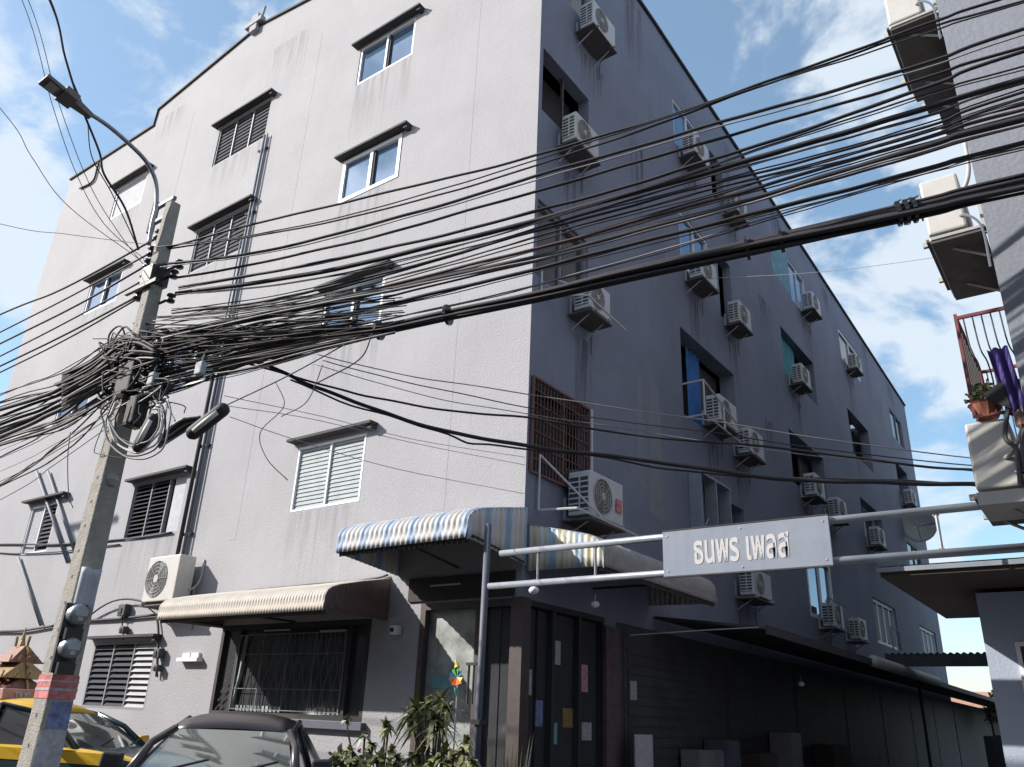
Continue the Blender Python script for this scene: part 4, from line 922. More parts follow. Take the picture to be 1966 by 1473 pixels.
# spans to the left, along the street
left = [((305, 455), (120, 555), (0, 604)), ((292, 484), (130, 572), (0, 638)), ((284, 508), (150, 585), (0, 660)), ((276, 538), (140, 612), (0, 684)), ((266, 568), (130, 640), (0, 703)), ((262, 575), (130, 650), (0, 715))]
for i, pp in enumerate(left):
    pts = ext([LFT(x, y, .0) for x, y in pp], 1, 5.0)
    cable(pts, .010 if i % 2 else .012, 'cable_black', ORD[i]+' power line from the top where they reach the left edge', 'power lines of the left span', 'power_line')
for i in range(26):
    rn = random.Random(50+i)
    x1 = rn.uniform(200, 262); y1 = 650+i*4.6+rn.uniform(-6, 6)
    y0 = 758+i*5.0+rn.uniform(-8, 8)+(60 if i > 22 else 0)
    xm = x1*.5+rn.uniform(-20, 20); ym = (y0+y1)/2+rn.uniform(6, 20)
    off = rn.uniform(-.16, .16)
    pts = ext([LFT(x1+rn.uniform(20, 60), y1-12, off*.6), LFT(x1, y1, off), LFT(xm, ym, off), LFT(0, y0, off)], 1, 5.0)
    cable(pts, rn.choice([.010, .014, .018, .024]) if 6 < i < 21 else .008, 'cable_black' if i % 6 else 'cable_grey', 'one of the massed dark telephone cables sagging to the left edge', 'telephone cables of the left span', wob=.012, seed=i)
for i, (y1, y0) in enumerate(((770, 880), (790, 905), (800, 925), (760, 865), (815, 960), (765, 845))):
    pts = ext([LFT(215, y1, -.1), LFT(100, (y1+y0)/2+8, -.1), LFT(0, y0, -.1)], 1, 5.0)
    cable(pts, .004, 'cable_grey' if i % 2 else 'cable_black', 'one of the thin slack wires below the massed cables at the left edge', 'thin wires of the left span')
# drops that cross the building to the right
C1 = (5.7, -1.6)
def DP(px, py, off=0.0): return onV(px, py, A, C1, off)
drops = [
 ([(470, 690), (540, 712), (600, 742), (720, 785), (860, 830), (1010, 855), (1200, 880), (1440, 912), (1600, 925), (1780, 928), (1966, 930)], .017, 'cable_black', 'heaviest of the black cables sagging across the front to the lower right'),
 ([(440, 690), (610, 735), (720, 765), (860, 787), (1010, 803), (1200, 832), (1500, 862), (1760, 893), (1966, 908)], .010, 'cable_black', 'second heaviest cable sagging across to the lower right, just above the heaviest'),
 ([(610, 680), (800, 725), (1020, 757), (1300, 800), (1600, 845), (1966, 890)], .005, 'cable_grey', 'uppermost thin wire crossing the front to the lower right'),
 ([(620, 692), (800, 738), (1010, 782), (1300, 822), (1600, 865), (1966, 902)], .005, 'cable_black', 'middle thin wire crossing the front to the lower right'),
 ([(600, 700), (800, 755), (1010, 795), (1300, 838), (1600, 880), (1966, 912)], .004, 'cable_grey', 'lowest thin wire crossing the front to the lower right'),
 ([(560, 730), (720, 792), (860, 835), (960, 858), (1200, 884), (1440, 916), (1966, 936)], .009, 'cable_black', 'thin cable lashed loosely round the heaviest sagging one'),
]
for i, (pp, r, m, lab) in enumerate(drops):
    pts = ext([DP(x, y, .03*(i-2)) for x, y in pp], 1, .12)
    cable(pts, r, m, lab, 'cables sagging to the lower right' if i in (2, 3, 4) else None, wob=.006 if i != 5 else .016, seed=90+i)
C2 = (-.02, -.05)
for i, pp in enumerate([[(440, 780), (600, 805), (800, 852), (1008, 893)], [(440, 800), (560, 842), (760, 900), (1006, 948)], [(430, 760), (620, 800), (800, 845), (1008, 878)]]):
    pts = [onV(x, y, A, C2) for x, y in pp]
    cable(pts, .004, 'cable_grey', ['middle', 'lowest', 'uppermost'][i]+' thin service wire from the pole to the building corner', 'service wires to the corner')
# lines from the pole to the upper left
tl = [([(92, -10), (125, 110), (150, 190), (190, 290), (200, 335), (240, 400), (266, 480)], .012), ([(98, 10), (130, 130), (165, 220), (176, 300), (215, 372), (262, 470)], .006),
      ([(40, -5), (100, 200), (145, 330), (200, 430), (280, 500)], .004), ([(52, -5), (110, 190), (170, 350), (230, 450), (285, 520)], .004), ([(0, 208), (60, 300), (130, 395), (270, 500)], .004), ([(0, 430), (130, 450), (285, 470)], .003)]
for i, (pp, r) in enumerate(tl):
    pts = ext([LMP(x, y, PX-.1-.1*i) for x, y in pp], 0, 2.0)
    cable(pts, r, 'cable_black', 'thickest of the cables rising from the pole to the top left' if i == 0 else 'one of the thin wires rising from the pole to the top left', None if i == 0 else 'wires to the top left')
# thin far line behind everything
cable([onY(1360, 535, 2.0), onY(1600, 520, 2), onY(1966, 470, 2.0)], .004, 'cable_grey', 'single faint wire crossing the sky gap at the right', None)
# tangle at the pole: nobody could count these
rn = random.Random(11); mb = MB()
def tangle(n, x0, x1, ya, yb, yc, yd, r0, r1, jit, mats):
    for _ in range(n):
        off = rn.uniform(-.22, .22); a = rn.uniform(0, 1)
        xs_ = x0+rn.uniform(0, 60); xe = x1+rn.uniform(-25, 25) if rn.random() < .72 else x1-rn.uniform(0, (x1-x0)*.5)
        k = 6; pts = []
        for i in range(k):
            t = i/(k-1); x = xs_+(xe-xs_)*t
            top = ya+(yc-ya)*(x-x0)/(x1-x0); bot = yb+(yd-yb)*(x-x0)/(x1-x0)
            y = top+(bot-top)*min(1, max(0, a*(1-.15*t)+rn.uniform(-jit, jit)*(1 if i < k-1 else .3))); pts.append(V(x, y, off*(1-.6*t)))
        mb.m = rn.randrange(len(mats)) if rn.random() < .2 else 0
        mb.tube(spline(pts, 5), rn.uniform(r0, r1), 5)
TM = ['cable_black', 'cable_maroon', 'cable_grey', 'cable_white']
tangle(105, 215, 735, 645, 785, 626, 648, .003, .010, .07, TM)
tangle(26, 235, 690, 622, 770, 600, 660, .004, .010, .10, TM)
tangle(30, 255, 760, 612, 690, 545, 632, .003, .006, .10, TM)
for _ in range(80):
    off = rn.uniform(-.22, .22); x, y = rn.uniform(225, 300), rn.uniform(650, 780); pts = []
    for i in range(5):
        pts.append(V(x+rn.uniform(-45, 50)*(.5+i*.2), y+rn.uniform(-35, 35)+i*3, off+rn.uniform(-.05, .05)))
    mb.m = rn.choice([0, 0, 0, 0, 0, 0, 0, 0, 1, 2]); mb.tube(spline(pts, 5), rn.uniform(.004, .013), 5)
for _ in range(60):   # left hump
    off = rn.uniform(-.2, .2); a = rn.uniform(0, 1); pts = []
    for (x, yt, yb) in ((120, 720, 790), (175, 690, 760), (225, 652, 735), (262, 648, 720), (300, 668, 700)):
        pts.append(LFT(x, yt+(yb-yt)*min(1, max(0, a+rn.uniform(-.08, .08))), off))
    mb.m = rn.choice([0, 0, 0, 0, 0, 2]); mb.tube(spline(pts, 5), rn.uniform(.006, .016), 5)
o = mb.build('cable_tangle', TM, smooth=True); tag(o, 'dense tangle of telephone cables and splices around the pole', 'cable tangle', kind='stuff')
# dark splice boxes inside the tangle
for (px, py, w, h, lab) in ((250, 728, .13, .16, 'large black splice box in the middle of the tangle'), (262, 680, .10, .06, 'black splice box on top of the tangle'), (262, 790, .08, .14, 'black splice box under the tangle on the pole')):
    q = V(px, py, -.12); t = thing('splice_box', lab, 'box', tuple(float(c) for c in q))
    MB().box((-w, -.07, -h), (w, .07, h)).build('housing', 'cable_black', t, bevel=.02)
    MB().box((-w*.5, -.09, -h*1.15), (w*.5, .05, -h*1.01)).build('gland', 'insulator', t)
for (px, py, lab) in ((385, 708, 'small pale blue connector box hanging in the tangle'), (293, 728, 'pale wrapped knot right of the splice box')):
    q = V(px, py, -.2); t = thing('connector_box', lab, 'box', tuple(float(c) for c in q))
    MB().box((-.05, -.03, -.06), (.05, .03, .06)).build('housing', 'paper_white', t, bevel=.012)
    MB().tube([(0, 0, .06), (.02, 0, .14)], .008, 5).build('tail', 'cable_grey', t)
# two long splice closures with pale stripe
def closure(pa, pb, r, lab, off=-.2):
    a = V(*pa, off); b = V(*pb, off); t = thing('splice_closure', lab, 'cable splice', tuple(float(c) for c in a), 0, 'striped splice closures'); d = b-a
    MB().tube([d*0, d*.06, d*.12, d*.9, d*.96, d], [r*.5, r*.9, r, r, r*.85, r*.5], 12).build('sleeve', 'cable_black', t, smooth=True)
    dd = Vector([float(c) for c in d]); sd = Vector((FW[0], FW[1], FW[2])); u = (-sd-dd.normalized()*(-sd).dot(dd.normalized())).normalized()
    n = Vector((0, 0, 1)); 
    MB().tube([np.array(u)*r*.72+d*.2, np.array(u)*r*.80+d*.5, np.array(u)*r*.72+d*.82], r*.42, 8).build('stripe', 'cable_white', t, smooth=True)
    return t
closure((362, 838), (436, 780), .062, 'long black splice closure with pale stripe hanging right of the pole')
closure((262, 868), (300, 796), .060, 'black splice closure with pale stripe hanging against the pole')
q = thing('coil_pack', 'dark slack coil of cable beside the hanging splice', 'cable coil', tuple(float(c) for c in V(335, 822, -.15))); o0 = np.array(q.location)
for k in range(7):
    a = V(305, 842+k*3, -.15); b = V(345+k*4, 808+k*2, -.2+.02*k); c = V(385, 800+k*3, -.15)
    MB().tube([p-o0 for p in spline([a, b, c])], .012, 6).build('loop', 'cable_black' if k % 3 else 'cable_grey', q, smooth=True)
for k, (rr, ox, m) in enumerate(((1.0, 0, 'cable_white'), (1.08, 4, 'cable_white'), (1.2, -3, 'cable_black'), (.85, 5, 'cable_black'), (.9, 0, 'cable_grey'), (1.3, 8, 'cable_grey'))):
    rk = random.Random(k); pts = [V(258+ox+50*rr*math.sin(t)+rk.uniform(-5, 5), 800+66*rr*math.cos(t)+(20 if abs(t) > 1.9 else 0)+rk.uniform(-5, 5), -.2-.012*k) for t in [-2.4+x*4.6/10 for x in range(11)]]
    o = MB().tube(spline(pts, 4), .008 if m != 'cable_white' else .009, 6).build('cable_loop', m, smooth=True); tag(o, 'one of the slack loops of cable hanging on the pole below the tangle' if m != 'cable_white' else 'one of the two white loops of cable hanging on the pole', 'cable', 'slack loops on the pole' if m != 'cable_white' else 'white loops on the pole')
for pp, lab in (([(530, 735), (545, 780), (500, 830), (512, 880), (552, 922)], 'loose wire end dangling in front of the wall right of the pole'), ([(135, 830), (130, 880), (132, 950), (140, 975)], 'loose wire dangling left of the pole'),
                ([(205, 800), (182, 860), (190, 872), (240, 880)], 'small wire loop left of the pole below the tangle'), ([(620, 700), (590, 770), (540, 800)], 'slanting tie wire under the bundle'), ([(715, 640), (690, 690), (610, 735)], 'dark wire leaving the bundle down to the sagging cable'),
                ([(435, 778), (560, 718), (700, 640)], 'straight guy wire from the splice closure up to the bundle')):
    cable([V(x, y, -.1) for x, y in pp], .006 if 'guy' in lab or 'leaving' in lab else .004, 'cable_black', lab, None, 'loose_wire')

# ------------------------------------------------------------------ fittings on the front wall
cp = thing('conduit_run', 'pair of thin blue grey downpipes on the sunlit wall right of the louvre windows', 'pipes', (-7.62, -.06, 0))
for (x, z0, z1, r) in ((.10, 3.5, 13.6, .028), (.20, 3.9, 13.6, .018), (-.02, 4.2, 10.9, .018)):
    MB().tube([(x, 0, z0), (x, 0, (z0+z1)/2), (x, 0, z1)], r, 8).build('pipe', 'conduit', cp, smooth=True)
for z in (4.5, 6.2, 8, 9.7, 11.5, 13.2): MB().box((-.06, .0, z), (.24, .058, z+.04)).build('clip', 'dark_trim', cp)
MB().tube([(.0, -.04, 3.5), (.0, -.04, 8.9)], .035, 8).build('dark_pipe', 'dark_trim', cp, smooth=True)
for pts, r, lab in (([onY(-20, 1046, -.03), onY(120, 1044, -.03), onY(200, 1040, -.03), onY(330, 1022, -.03)], .02, 'dark cable clipped along the wall below the second storey windows'),
                    ([onY(-20, 1215, -.05), onY(60, 1208, -.05), onY(150, 1195, -.05), onY(300, 1180, -.05)], .025, 'dark cable clipped along the wall above the ground floor louvre'),
                    ([onY(150, 1200, -.05), onY(230, 1150, -.12), onY(330, 1172, -.05)], .018, 'dark cable looping above the ground floor louvre'),
                    ([onY(300, 1300, -.05), onY(305, 1230, -.05), onY(300, 1180, -.05)], .02, 'dark cable dropping beside the ground floor louvre'),
                    ([onY(-20, 1060, -.03), onY(90, 1062, -.03), onY(230, 1045, -.03)], .014, 'paler cable clipped just under the dark one at the left edge'),
                    ([onY(430, 1142, -.02), onY(560, 1125, -.02), onY(680, 1118, -.02), onY(745, 1103, -.03)], .016, 'dark cable lying along the top of the cream awning')):
    cable(pts, r, 'cable_black', lab, None, 'wall_cable', wob=.01, seed=len(lab))
for (px, py, s, lab) in ((238, 1172, .12, 'dark fuse box with cables above the ground floor louvre'), (305, 1255, .09, 'black junction box at the right of the ground floor louvre'), (303, 1283, .06, 'small black meter box under the junction box'), (238, 1210, .07, 'small dark conical horn speaker above the louvre')):
    q = onY(px, py, -.08); t = thing('junction_box', lab, 'box', tuple(float(c) for c in q))
    MB().box((-s, -.06, -s*.9), (s, .06, s*.9)).build('housing', 'ac_vent', t, bevel=.015)
    MB().box((-s*.6, -.075, -s*.5), (s*.3, -.062, s*.3)).build('cover', 'dark_trim', t)
    MB().tube([(0, 0, -s*.9), (.02, .02, -s*2.4)], .012, 5).build('lead', 'cable_black', t)
q = onY(760, 1210, -.05); t = thing('cctv_camera', 'small white box camera on the blue grey wall beside the shop window', 'camera', tuple(float(c) for c in q))
MB().box((-.07, -.05, -.06), (.07, .045, .06)).build('body', 'white_frame', t, bevel=.012); MB().lathe([(0, -.07), (.028, -.068), (.03, -.05)], (-.02, 0, 0), 12, 'y').build('lens', 'insulator', t)
for i, (a, b, r) in enumerate((((70, 905), (130, 1080), .035), ((92, 905), (150, 1080), .03), ((35, 1070), (78, 1200), .03))):  # first two are solid bars in place of slanting shadows on the wall
    t = onY(*a, -.06); s_ = onY(*b, -.06)
    o = MB().tube([t, s_], r, 8).build('leaning_pipe', 'conduit', smooth=True)
    tag(o, ['left one of two parallel slanting pipes at the small far left window', 'right one of two parallel slanting pipes at the small far left window', 'single slanting pipe low on the wall at the left edge'][i], 'pipe')

cable([onY(153, 362, -.04), onY(178, 348, -.04), onY(186, 325, -.04), onY(190, 312, -.04)], .03, 'cable_black', 'short dark wire stepped under the roof edge at the top left', None, 'wall_cable')
# ------------------------------------------------------------------ cars
def make_car(name, label, loc, rz, body, belt, roofm, L_=4.4, Wd=1.70, H=1.46, glassm='windscreen_glass', pillar=None):
    t = thing(name, label, 'car', loc, rz)
    hw = Wd/2
    st = [(-2.2, .80, .86), (-2.05, .90, .96), (-1.65, .96, 1.0), (-.8, .97, .98), (.9, .97, .98), (1.5, .93, .90), (2.0, .84, .80), (2.18, .60, .62)]
    def sec(s):   # half outline of body at station
        x, zt, zc = s; w = hw*(.80 if abs(x) > 2.1 else (.93 if abs(x) > 1.95 else 1.0))
        return [(x, -w*.93, .25), (x, -w, .45), (x, -w, .70), (x, -w*.96, zt-.02), (x, -w*.82, zt+.01), (x, 0, zc), (x, w*.82, zt+.01), (x, w*.96, zt-.02), (x, w, .70), (x, w, .45), (x, w*.93, .25)]
    secs = [sec(s) for s in st]
    mb = MB(); n = len(secs[0])
    for a in range(len(secs)-1):
        for b in range(n-1):
            mb.m = 1 if (belt and b in (3, 6)) else 0
            if belt and b in (2, 7): mb.m = 0
            mb.face([secs[a][b], secs[a+1][b], secs[a+1][b+1], secs[a][b+1]])
    mb.m = 0
    mb.face(secs[0]); mb.face(list(reversed(secs[-1])))
    for a in range(len(secs)-1): mb.face([secs[a][0], secs[a][-1], secs[a+1][-1], secs[a+1][0]])
    bd = mb.build('body', [body, belt or body], t)
    if belt:
        m2 = MB()
        for s_ in (-1, 1):
            m2.grid(lambda u, v: (-2.0+3.6*u, s_*(hw*.985+.004), .80+.13*v+.02*math.sin(u*3)), 8, 1)
        m2.build('belt_stripe', belt, t)
    wbx, wtx, rtx, rbx = .92, .22, -1.0, -1.72
    zb, zt = .98, H-.17; wB, wT = hw*.84, hw*.64
    # roof
    MB().grid(lambda a, b: (wtx+.02+(rtx-wtx-.04)*a, (-1+2*b)*(wT+.01), zt+.03*(1-(2*b-1)**2)+.15*(1-abs(2*a-1)**2.6)*(1-.35*abs(2*b-1)**3)-.012), 10, 8).build('roof', roofm, t, smooth=True, solid=.02)
    # windscreen and rear window
    MB().grid(lambda a, b: (wbx+(wtx-wbx)*a+.09*(1-(2*b-1)**2)*(1-a*.5), (-1+2*b)*(wB+(wT-wB)*a)*.955, zb-.02+(zt-zb+.03)*a+.03*math.sin(a*3.14)), 6, 10).build('windscreen', glassm, t, smooth=True)
    MB().grid(lambda a, b: (rbx+(rtx-rbx)*a-.06*(1-(2*b-1)**2), (-1+2*b)*(wB*.95+(wT-wB*.95)*a)*.95, zb+.0+(zt-zb)*a), 4, 8).build('rear_window', 'dark_glass', t, smooth=True)
    pil = pillar or body
    for s_ in (-1, 1):
        MB().tube([(wbx+.02, s_*wB, zb-.03), ((wbx+wtx)/2+.02, s_*(wB+wT)/2+s_*.02, (zb+zt)/2+.05), (wtx, s_*wT, zt+.01)], [.045, .035, .035], 8).build('pillar', pil, t, smooth=True)
        MB().tube([(rbx, s_*wB*.96, zb-.03), (rtx, s_*wT, zt)], [.07, .045], 8).build('pillar', pil, t, smooth=True)
        MB().tube([(-.4, s_*(wB+.02), zb-.03), (-.42, s_*(wT+.01), zt+.09)], .03, 6).build('pillar', 'black_plastic', t, smooth=True)
        MB().tube([(wtx, s_*(wT+.012), zt+.005), (-.4, s_*(wT+.02), zt+.10), (rtx, s_*(wT+.012), zt)], .025, 6).build('roof_rail', pil, t, smooth=True)
        for (xa, xb, ta, tb) in ((wbx-.06, -.36, wtx+.02, -.36), (-.44, rbx+.15, -.44, rtx-.02)):
            MB().face([(xa, s_*wB*1.0, zb-.01), (xb, s_*wB*1.0, zb-.01), (tb, s_*wT, zt+(.09 if tb > -.5 else .0)), (ta, s_*wT, zt+(.09 if ta < -.3 else .0))]).build('side_window', 'dark_glass' if not belt else 'dark_glass', t)
        m_ = MB().hexa([(.70, s_*(hw-.02), .96), (.80, s_*(hw-.02), .96), (.80, s_*(hw+.17), .97), (.70, s_*(hw+.17), .97), (.70, s_*(hw-.02), 1.10), (.78, s_*(hw-.02), 1.10), (.78, s_*(hw+.16), 1.11), (.70, s_*(hw+.16), 1.11)]).build('mirror', belt or 'black_plastic', t, bevel=.02)
        MB().face([(.695, s_*(hw+.0), .98), (.695, s_*(hw+.14), .985), (.695, s_*(hw+.14), 1.09), (.695, s_*(hw+.0), 1.08)]).build('mirror_glass', 'window_glass', m_)
        for x in (-1.35, 1.35):
            w_ = MB().lathe([(0, -.09), (.20, -.09), (.31, -.09), (.33, -.05), (.33, .05), (.31, .09), (0, .09)], (x, s_*(hw-.10), .33), 20, 'y').build('wheel', 'tyre', t)
            MB().lathe([(0, .0), (.2, .0), (.2, .01)], (x, s_*(hw-.10)+s_*.095, .33), 14, 'y').build('rim', 'rim', w_)
        MB().box((1.95, s_*.52-.16, .62), (2.17, s_*.52+.16, .76)).build('headlight', 'white_frame', t, bevel=.03)
    for y in (-.35, .25):
        MB().tube([(wbx+.10, y, zb+.02), (wbx+.03, y+.30, zb+.10)], .012, 5).build('wiper', 'black_plastic', t)
    return t
sed = make_car('sedan_car', 'dark maroon sedan parked facing the camera at the bottom', (-1.41, -2.86, GZ), R_(-45.8), 'car_maroon', None, 'car_maroon', H=1.47)
taxi = make_car('taxi_car', 'yellow and dark green taxi parked behind the concrete pole', (-5.95, -2.4, GZ), R_(25), 'taxi_dark', 'taxi_yellow', 'taxi_yellow', H=1.52, pillar='taxi_dark')
MB().hexa([(-.80, -.36, 1.50), (-.62, -.36, 1.50), (-.62, .36, 1.50), (-.80, .36, 1.50), (-.76, -.33, 1.64), (-.66, -.33, 1.64), (-.66, .33, 1.64), (-.76, .33, 1.64)]).build('roof_sign', 'sign_red', taxi, bevel=.01)
cu = bpy.data.curves.new('t', 'FONT'); cu.body = 'TAXI'; cu.size = .13; cu.extrude = .003; cu.offset = .003
to = bpy.data.objects.new('t', cu); COL.objects.link(to); bpy.context.view_layer.update()
dg = bpy.context.evaluated_depsgraph_get(); me = bpy.data.meshes.new_from_object(to.evaluated_get(dg)); bpy.data.objects.remove(to)
for v in me.vertices: v.co = Vector((-.61-.5*(v.co.y)*.35+v.co.z, v.co.x-.16, 1.515+v.co.y))
me.materials.clear(); me.materials.append(MATS['sign_letter']); o = bpy.data.objects.new('sign_lettering', me); COL.objects.link(o); o.parent = taxi

# ------------------------------------------------------------------ spirit house at the left edge
q = onY(28, 1290, -1.8)
sh = thing('spirit_house', 'ornate gold and red spirit house at the lower left edge', 'shrine', (float(q[0]), -1.8, GZ))
MB().box((-.45, -.4, 0), (.45, .4, .9)).box((-.6, -.55, .9), (.6, .55, 1.0)).build('pedestal', 'shrine_white', sh)
MB().box((-.3, -.25, 1.0), (.3, .25, 1.55)).build('shrine_body', 'shrine_white', sh)
for (x, y) in ((-.45, -.42), (.45, -.42), (.45, .42), (-.45, .42)): MB().tube([(x, y, 1.0), (x, y, 1.6)], .04, 8).build('column', 'gold', sh)
for k, (w, z, h) in enumerate(((.66, 1.55, .30), (.5, 1.82, .28), (.34, 2.06, .26))):
    r_ = MB()
    r_.hexa([(-w, -w*.8, z), (w, -w*.8, z), (w, w*.8, z), (-w, w*.8, z), (-w*.62, -.03, z+h), (w*.62, -.03, z+h), (w*.62, .03, z+h), (-w*.62, .03, z+h)])
    r_ = r_.build('roof_tier', 'shrine_red' if k % 2 == 0 else 'gold', sh)
    for s_ in (-1, 1):
        MB().tube(spline([(s_*w, 0, z), (s_*w*.8, 0, z+h*.7), (s_*w*.62, 0, z+h), (s_*w*.66, 0, z+h+.16)]), [.035]*1+[.03]*17+[.012] if False else .022, 6).build('gable_finial', 'gold', r_)
        for j in range(5): MB().tube([(s_*w, -w*.8+w*.4*j, z), (s_*(w+.05), -w*.8+w*.4*j, z+.10)], .014, 5).build('finial', 'gold', r_)
MB().tube([(0, 0, 2.3), (0, 0, 2.42), (0, 0, 2.62)], [.07, .04, .008], 8).build('spire', 'gold', sh)
mb = MB(); leafy(mb, (0, -.3, 1.3), .5, 260, .07, 21); leafy(mb, (.35, -.3, 1.6), .3, 120, .07, 22); mb.build('garland', ['shrine_red', 'gold'], sh)

# ------------------------------------------------------------------ plants in front of the shop
def blade(mb, base, d, L_, w, bend, nseg=5):
    d = Vector(d).normalized(); s = d.cross(Vector((0, 0, 1)));
    if s.length < .05: s = Vector((1, 0, 0))
    s.normalize(); pl = []
    for i in range(nseg+1):
        t = i/nseg; p = Vector(base)+d*L_*t+Vector((0, 0, -bend*t*t*L_)); ww = w*(1-t**1.6)*(.5+min(1, t*4)*.5)+.001; pl.append((p-s*ww, p+s*ww))
    for i in range(nseg): mb.face([pl[i][0], pl[i][1], pl[i+1][1], pl[i+1][0]])
def pot(t, r=.17, h=.32, m='terracotta'):
    MB().lathe([(0, 0), (r*.75, 0), (r, h), (r*1.08, h), (r*1.08, h+.03), (r*.95, h+.03), (r*.9, h-.02), (0, h-.03)], (0, 0, 0), 18).build('pot', m, t, smooth=False)
def rosette_plant(px, py, Y, label, heads, seed, leafL=.22, col=('leaf', 'leaf_yellow')):
    q = onY(px, py, Y); t = thing('potted_plant', label, 'potted plant', (float(q[0]), Y, GZ), 0, 'plants in front of the shop'); pot(t)
    rn = random.Random(seed); sm = MB(); fm = MB()
    for (hx, hy) in heads:
        e = onY(hx, hy, Y+rn.uniform(-.08, .08)); e = Vector([float(c) for c in e])-Vector((float(q[0]), Y, GZ))
        sm.tube(spline([(0, 0, .28), (e.x*.3, e.y*.3, .28+(e.z-.28)*.5), tuple(e)]), [.016]*13 if False else .011, 6)
        for k in range(22):
            a = rn.uniform(0, 6.28); el = rn.uniform(-.5, 1.2); fm.m = 1 if rn.random() < .55 else 0
            blade(fm, e, (math.cos(a)*math.cos(el), math.sin(a)*math.cos(el), math.sin(el)), leafL*rn.uniform(.6, 1.35), .018+.024*rn.random(), rn.uniform(.2, .9), 4)
    leafy(fm, (0, 0, .55), .26, 120, .09, seed); leafy(fm, (.1, -.1, .95), .22, 70, .10, seed+1)
    sm.build('stem', 'bark', t, smooth=True); fm.m = 0; fm.build('foliage', list(col), t); return t
rosette_plant(830, 1470, -1.7, 'tallest leafy potted plant, left of the pinwheel', [(800, 1360), (822, 1352), (845, 1345), (835, 1380), (806, 1392), (856, 1365), (790, 1375), (845, 1400), (820, 1440), (850, 1450), (792, 1455)], 31, .24)
rosette_plant(735, 1470, -1.9, 'thin stemmed potted plant with pale green tufts', [(740, 1392), (746, 1398), (752, 1440), (725, 1460), (762, 1455)], 32, .12)
rosette_plant(700, 1480, -1.9, 'low potted plant with round leaves at the left of the row', [(664, 1382), (700, 1412), (705, 1445), (690, 1465), (715, 1430)], 33, .10, ('leaf', 'leaf_pale'))
rosette_plant(660, 1480, -2.0, 'small bushy potted plant at the left end of the row', [(660, 1450), (645, 1465), (672, 1440), (655, 1445)], 34, .11, ('leaf', 'leaf_yellow'))
rosette_plant(880, 1490, -2.0, 'low bushy potted plant at the foot of the pinwheel', [(870, 1452), (890, 1440), (905, 1462), (860, 1466), (895, 1425)], 35, .12, ('leaf_yellow', 'leaf'))
q = onY(690, 1440, -1.9)
mb = MB(); rn = random.Random(8)
for _ in range(5):
    c = q+np.array([rn.uniform(-.02, .02), rn.uniform(-.02, .02), rn.uniform(-.02, .02)]); mb.lathe([(0, -.014), (.018, 0), (0, .014)], tuple(c), 8)
o = mb.build('flower', 'pink_flower'); tag(o, 'small pink bloom over the low potted plant', 'flower')
q = onY(975, 1480, -2.2); t = thing('snake_plant', 'upright sword leaved plant at the foot of the corner post', 'potted plant', (float(q[0]), -2.2, GZ)); pot(t, .22, .5)
fm = MB(); rn = random.Random(9)
for (x, y) in ((935, 1415), (945, 1440), (968, 1420), (985, 1425), (1003, 1430), (1018, 1412), (955, 1460), (1025, 1405), (1008, 1450), (992, 1442), (975, 1450), (940, 1462)):
    e = onY(x, y, -2.2+rn.uniform(-.12, .12)); e = Vector([float(c) for c in e])-Vector(t.location); b = Vector((e.x*.35, e.y*.5, .45)); fm.m = rn.choice([0, 1, 2])
    blade(fm, b, e-b, (e-b).length, .028, 0, 5)
fm.m = 0; fm.build('foliage', ['leaf', 'leaf_yellow', 'leaf_pale'], t)
# pinwheel
q = onY(877, 1300, -1.75); t = thing('pinwheel', 'rainbow coloured garden pinwheel on a thin stick', 'pinwheel', tuple(float(c) for c in q))
MB().tube([(0, .02, -.02), (0, .02, -float(q[2])+GZ)], .008, 6).build('stick', 'white_slat', t)
for k in range(8):
    a = k*math.pi/4+.2; m = ['wheel_blue', 'wheel_green', 'wheel_green', 'wheel_blue', 'wheel_orange', 'wheel_orange', 'wheel_orange', 'wheel_yellow'][k]
    c, s_ = math.cos(a), math.sin(a); c2, s2 = math.cos(a+.7), math.sin(a+.7)
    MB().face([(0, 0, 0), (.085*c, -.03, .085*s_), (.09*c2, .0, .09*s2), (.045*c2, .012, .045*s2)]).build('vane', m, t, solid=.002)
MB().tube([(0, 0, .09), (-.03, 0, .17)], [.03, .004], 8).build('tip_vane', 'wheel_yellow', t); MB().tube([(0, 0, -.10), (0, 0, -.17)], [.022, .008], 8).build('tail_vane', 'wheel_teal', t)
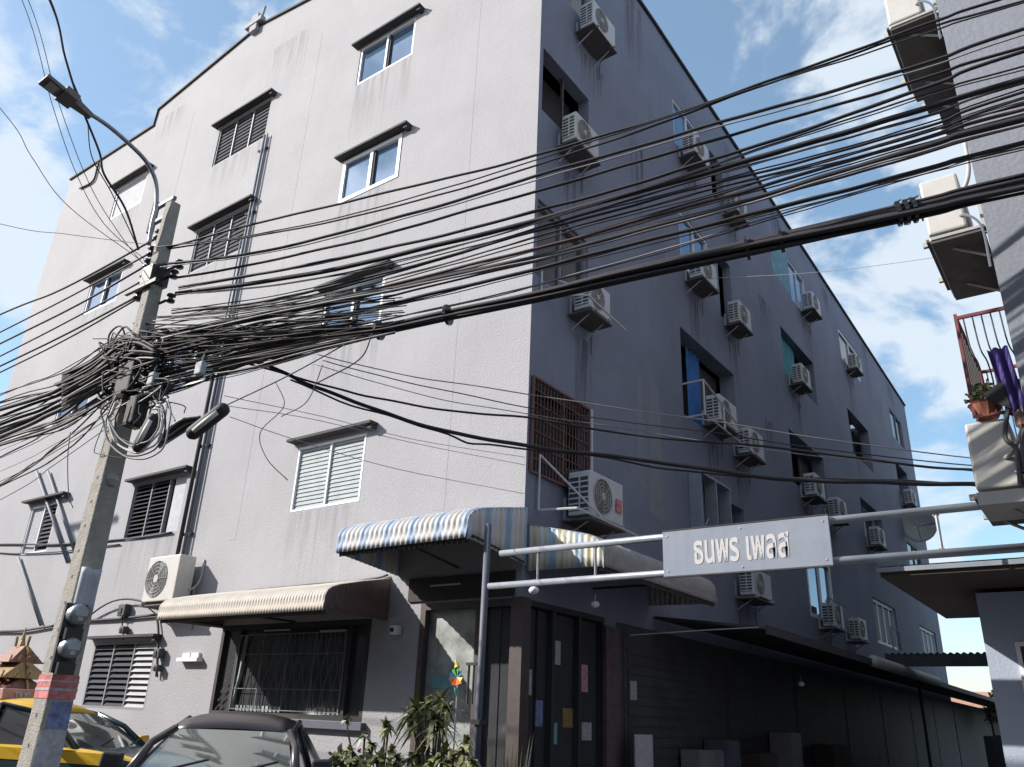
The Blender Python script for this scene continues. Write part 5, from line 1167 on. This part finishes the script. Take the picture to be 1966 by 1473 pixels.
# small boards on the shaded side
q0 = onX(1217, 1410, .35); q1 = onX(1252, 1473, .35)
t = thing('white_board', 'narrow white notice board standing against the dark side wall', 'board', (.35, float(q0[1]), GZ))
MB().box((0, 0, .35), (.02, float(q1[1]-q0[1]), float(q0[2])-GZ)).build('panel', 'paper_white', t); MB().tube([(.01, .05, 0), (.01, .05, .35)], .012, 6).tube([(.01, .35, 0), (.01, .35, .35)], .012, 6).build('leg', 'steel', t)
q0 = onX(1332, 1440, .3); q1 = onX(1400, 1473, .3)
t = thing('grey_cabinet', 'low grey double door cabinet by the dark side wall', 'cabinet', (.08, float(q0[1]), GZ))
w = float(q1[1]-q0[1]); h = float(q0[2])-GZ
MB().box((0, 0, 0), (.3, w, h)).build('carcass', 'grey_frame', t)
for k in (0, 1): MB().box((.301, .02+k*w/2, .05), (.315, w/2-.02+k*w/2, h-.04)).build('door', 'grey_frame', t)
for k, (y, z, w, h, m, lab) in enumerate(((5.2, 0, .5, 1.35, 'column_blue', 'tall blue grey locker in the dark under the canopy'), (6.6, 0, .9, 1.15, 'brown_post', 'brown wooden crate stack in the dark under the canopy'), (8.3, 0, .6, 1.5, 'grey_frame', 'grey metal shelf in the dark under the canopy'), (11, 0, 1.1, 1.3, 'slab_brown', 'brown stacked boxes farther along the dark wall'))):
    t = thing('storage_box', lab, 'box', (.06, y, GZ))
    MB().box((0, 0, 0), (.42, w, h)).build('carcass', m, t, bevel=.01)
    for j in range(3): MB().box((.421, .03, .06+j*h/3), (.435, w-.03, h/3-.02+j*h/3)).build('panel', m, t)
for (y, z, s_) in ((2.75, 1.95, .2),):
    MB().box((y, z, .031), (y+s_, z+s_*1.3, .036), RP).build('pasted_notice', 'notice_pale', bld)
for (px, py, lab) in ((1538, 1313, 'small white lamp under the long canopy'), (1025, 1133, 'small white bulb under the alley awning'), (1142, 1160, 'second small bulb under the alley awning')):
    X = 1.2 if px > 1400 else .7
    q = onX(px, py, X); t = thing('bulkhead_lamp', lab, 'lamp', tuple(float(c) for c in q))
    MB().lathe([(0, -.05), (.05, -.03), (.06, 0), (.04, .03), (0, .04)], (0, 0, 0), 12).build('globe', 'white_frame', t, smooth=True); MB().tube([(0, 0, .03), (0, 0, .12)], .01, 5).build('stem', 'steel', t)
bpy.context.view_layer.update()
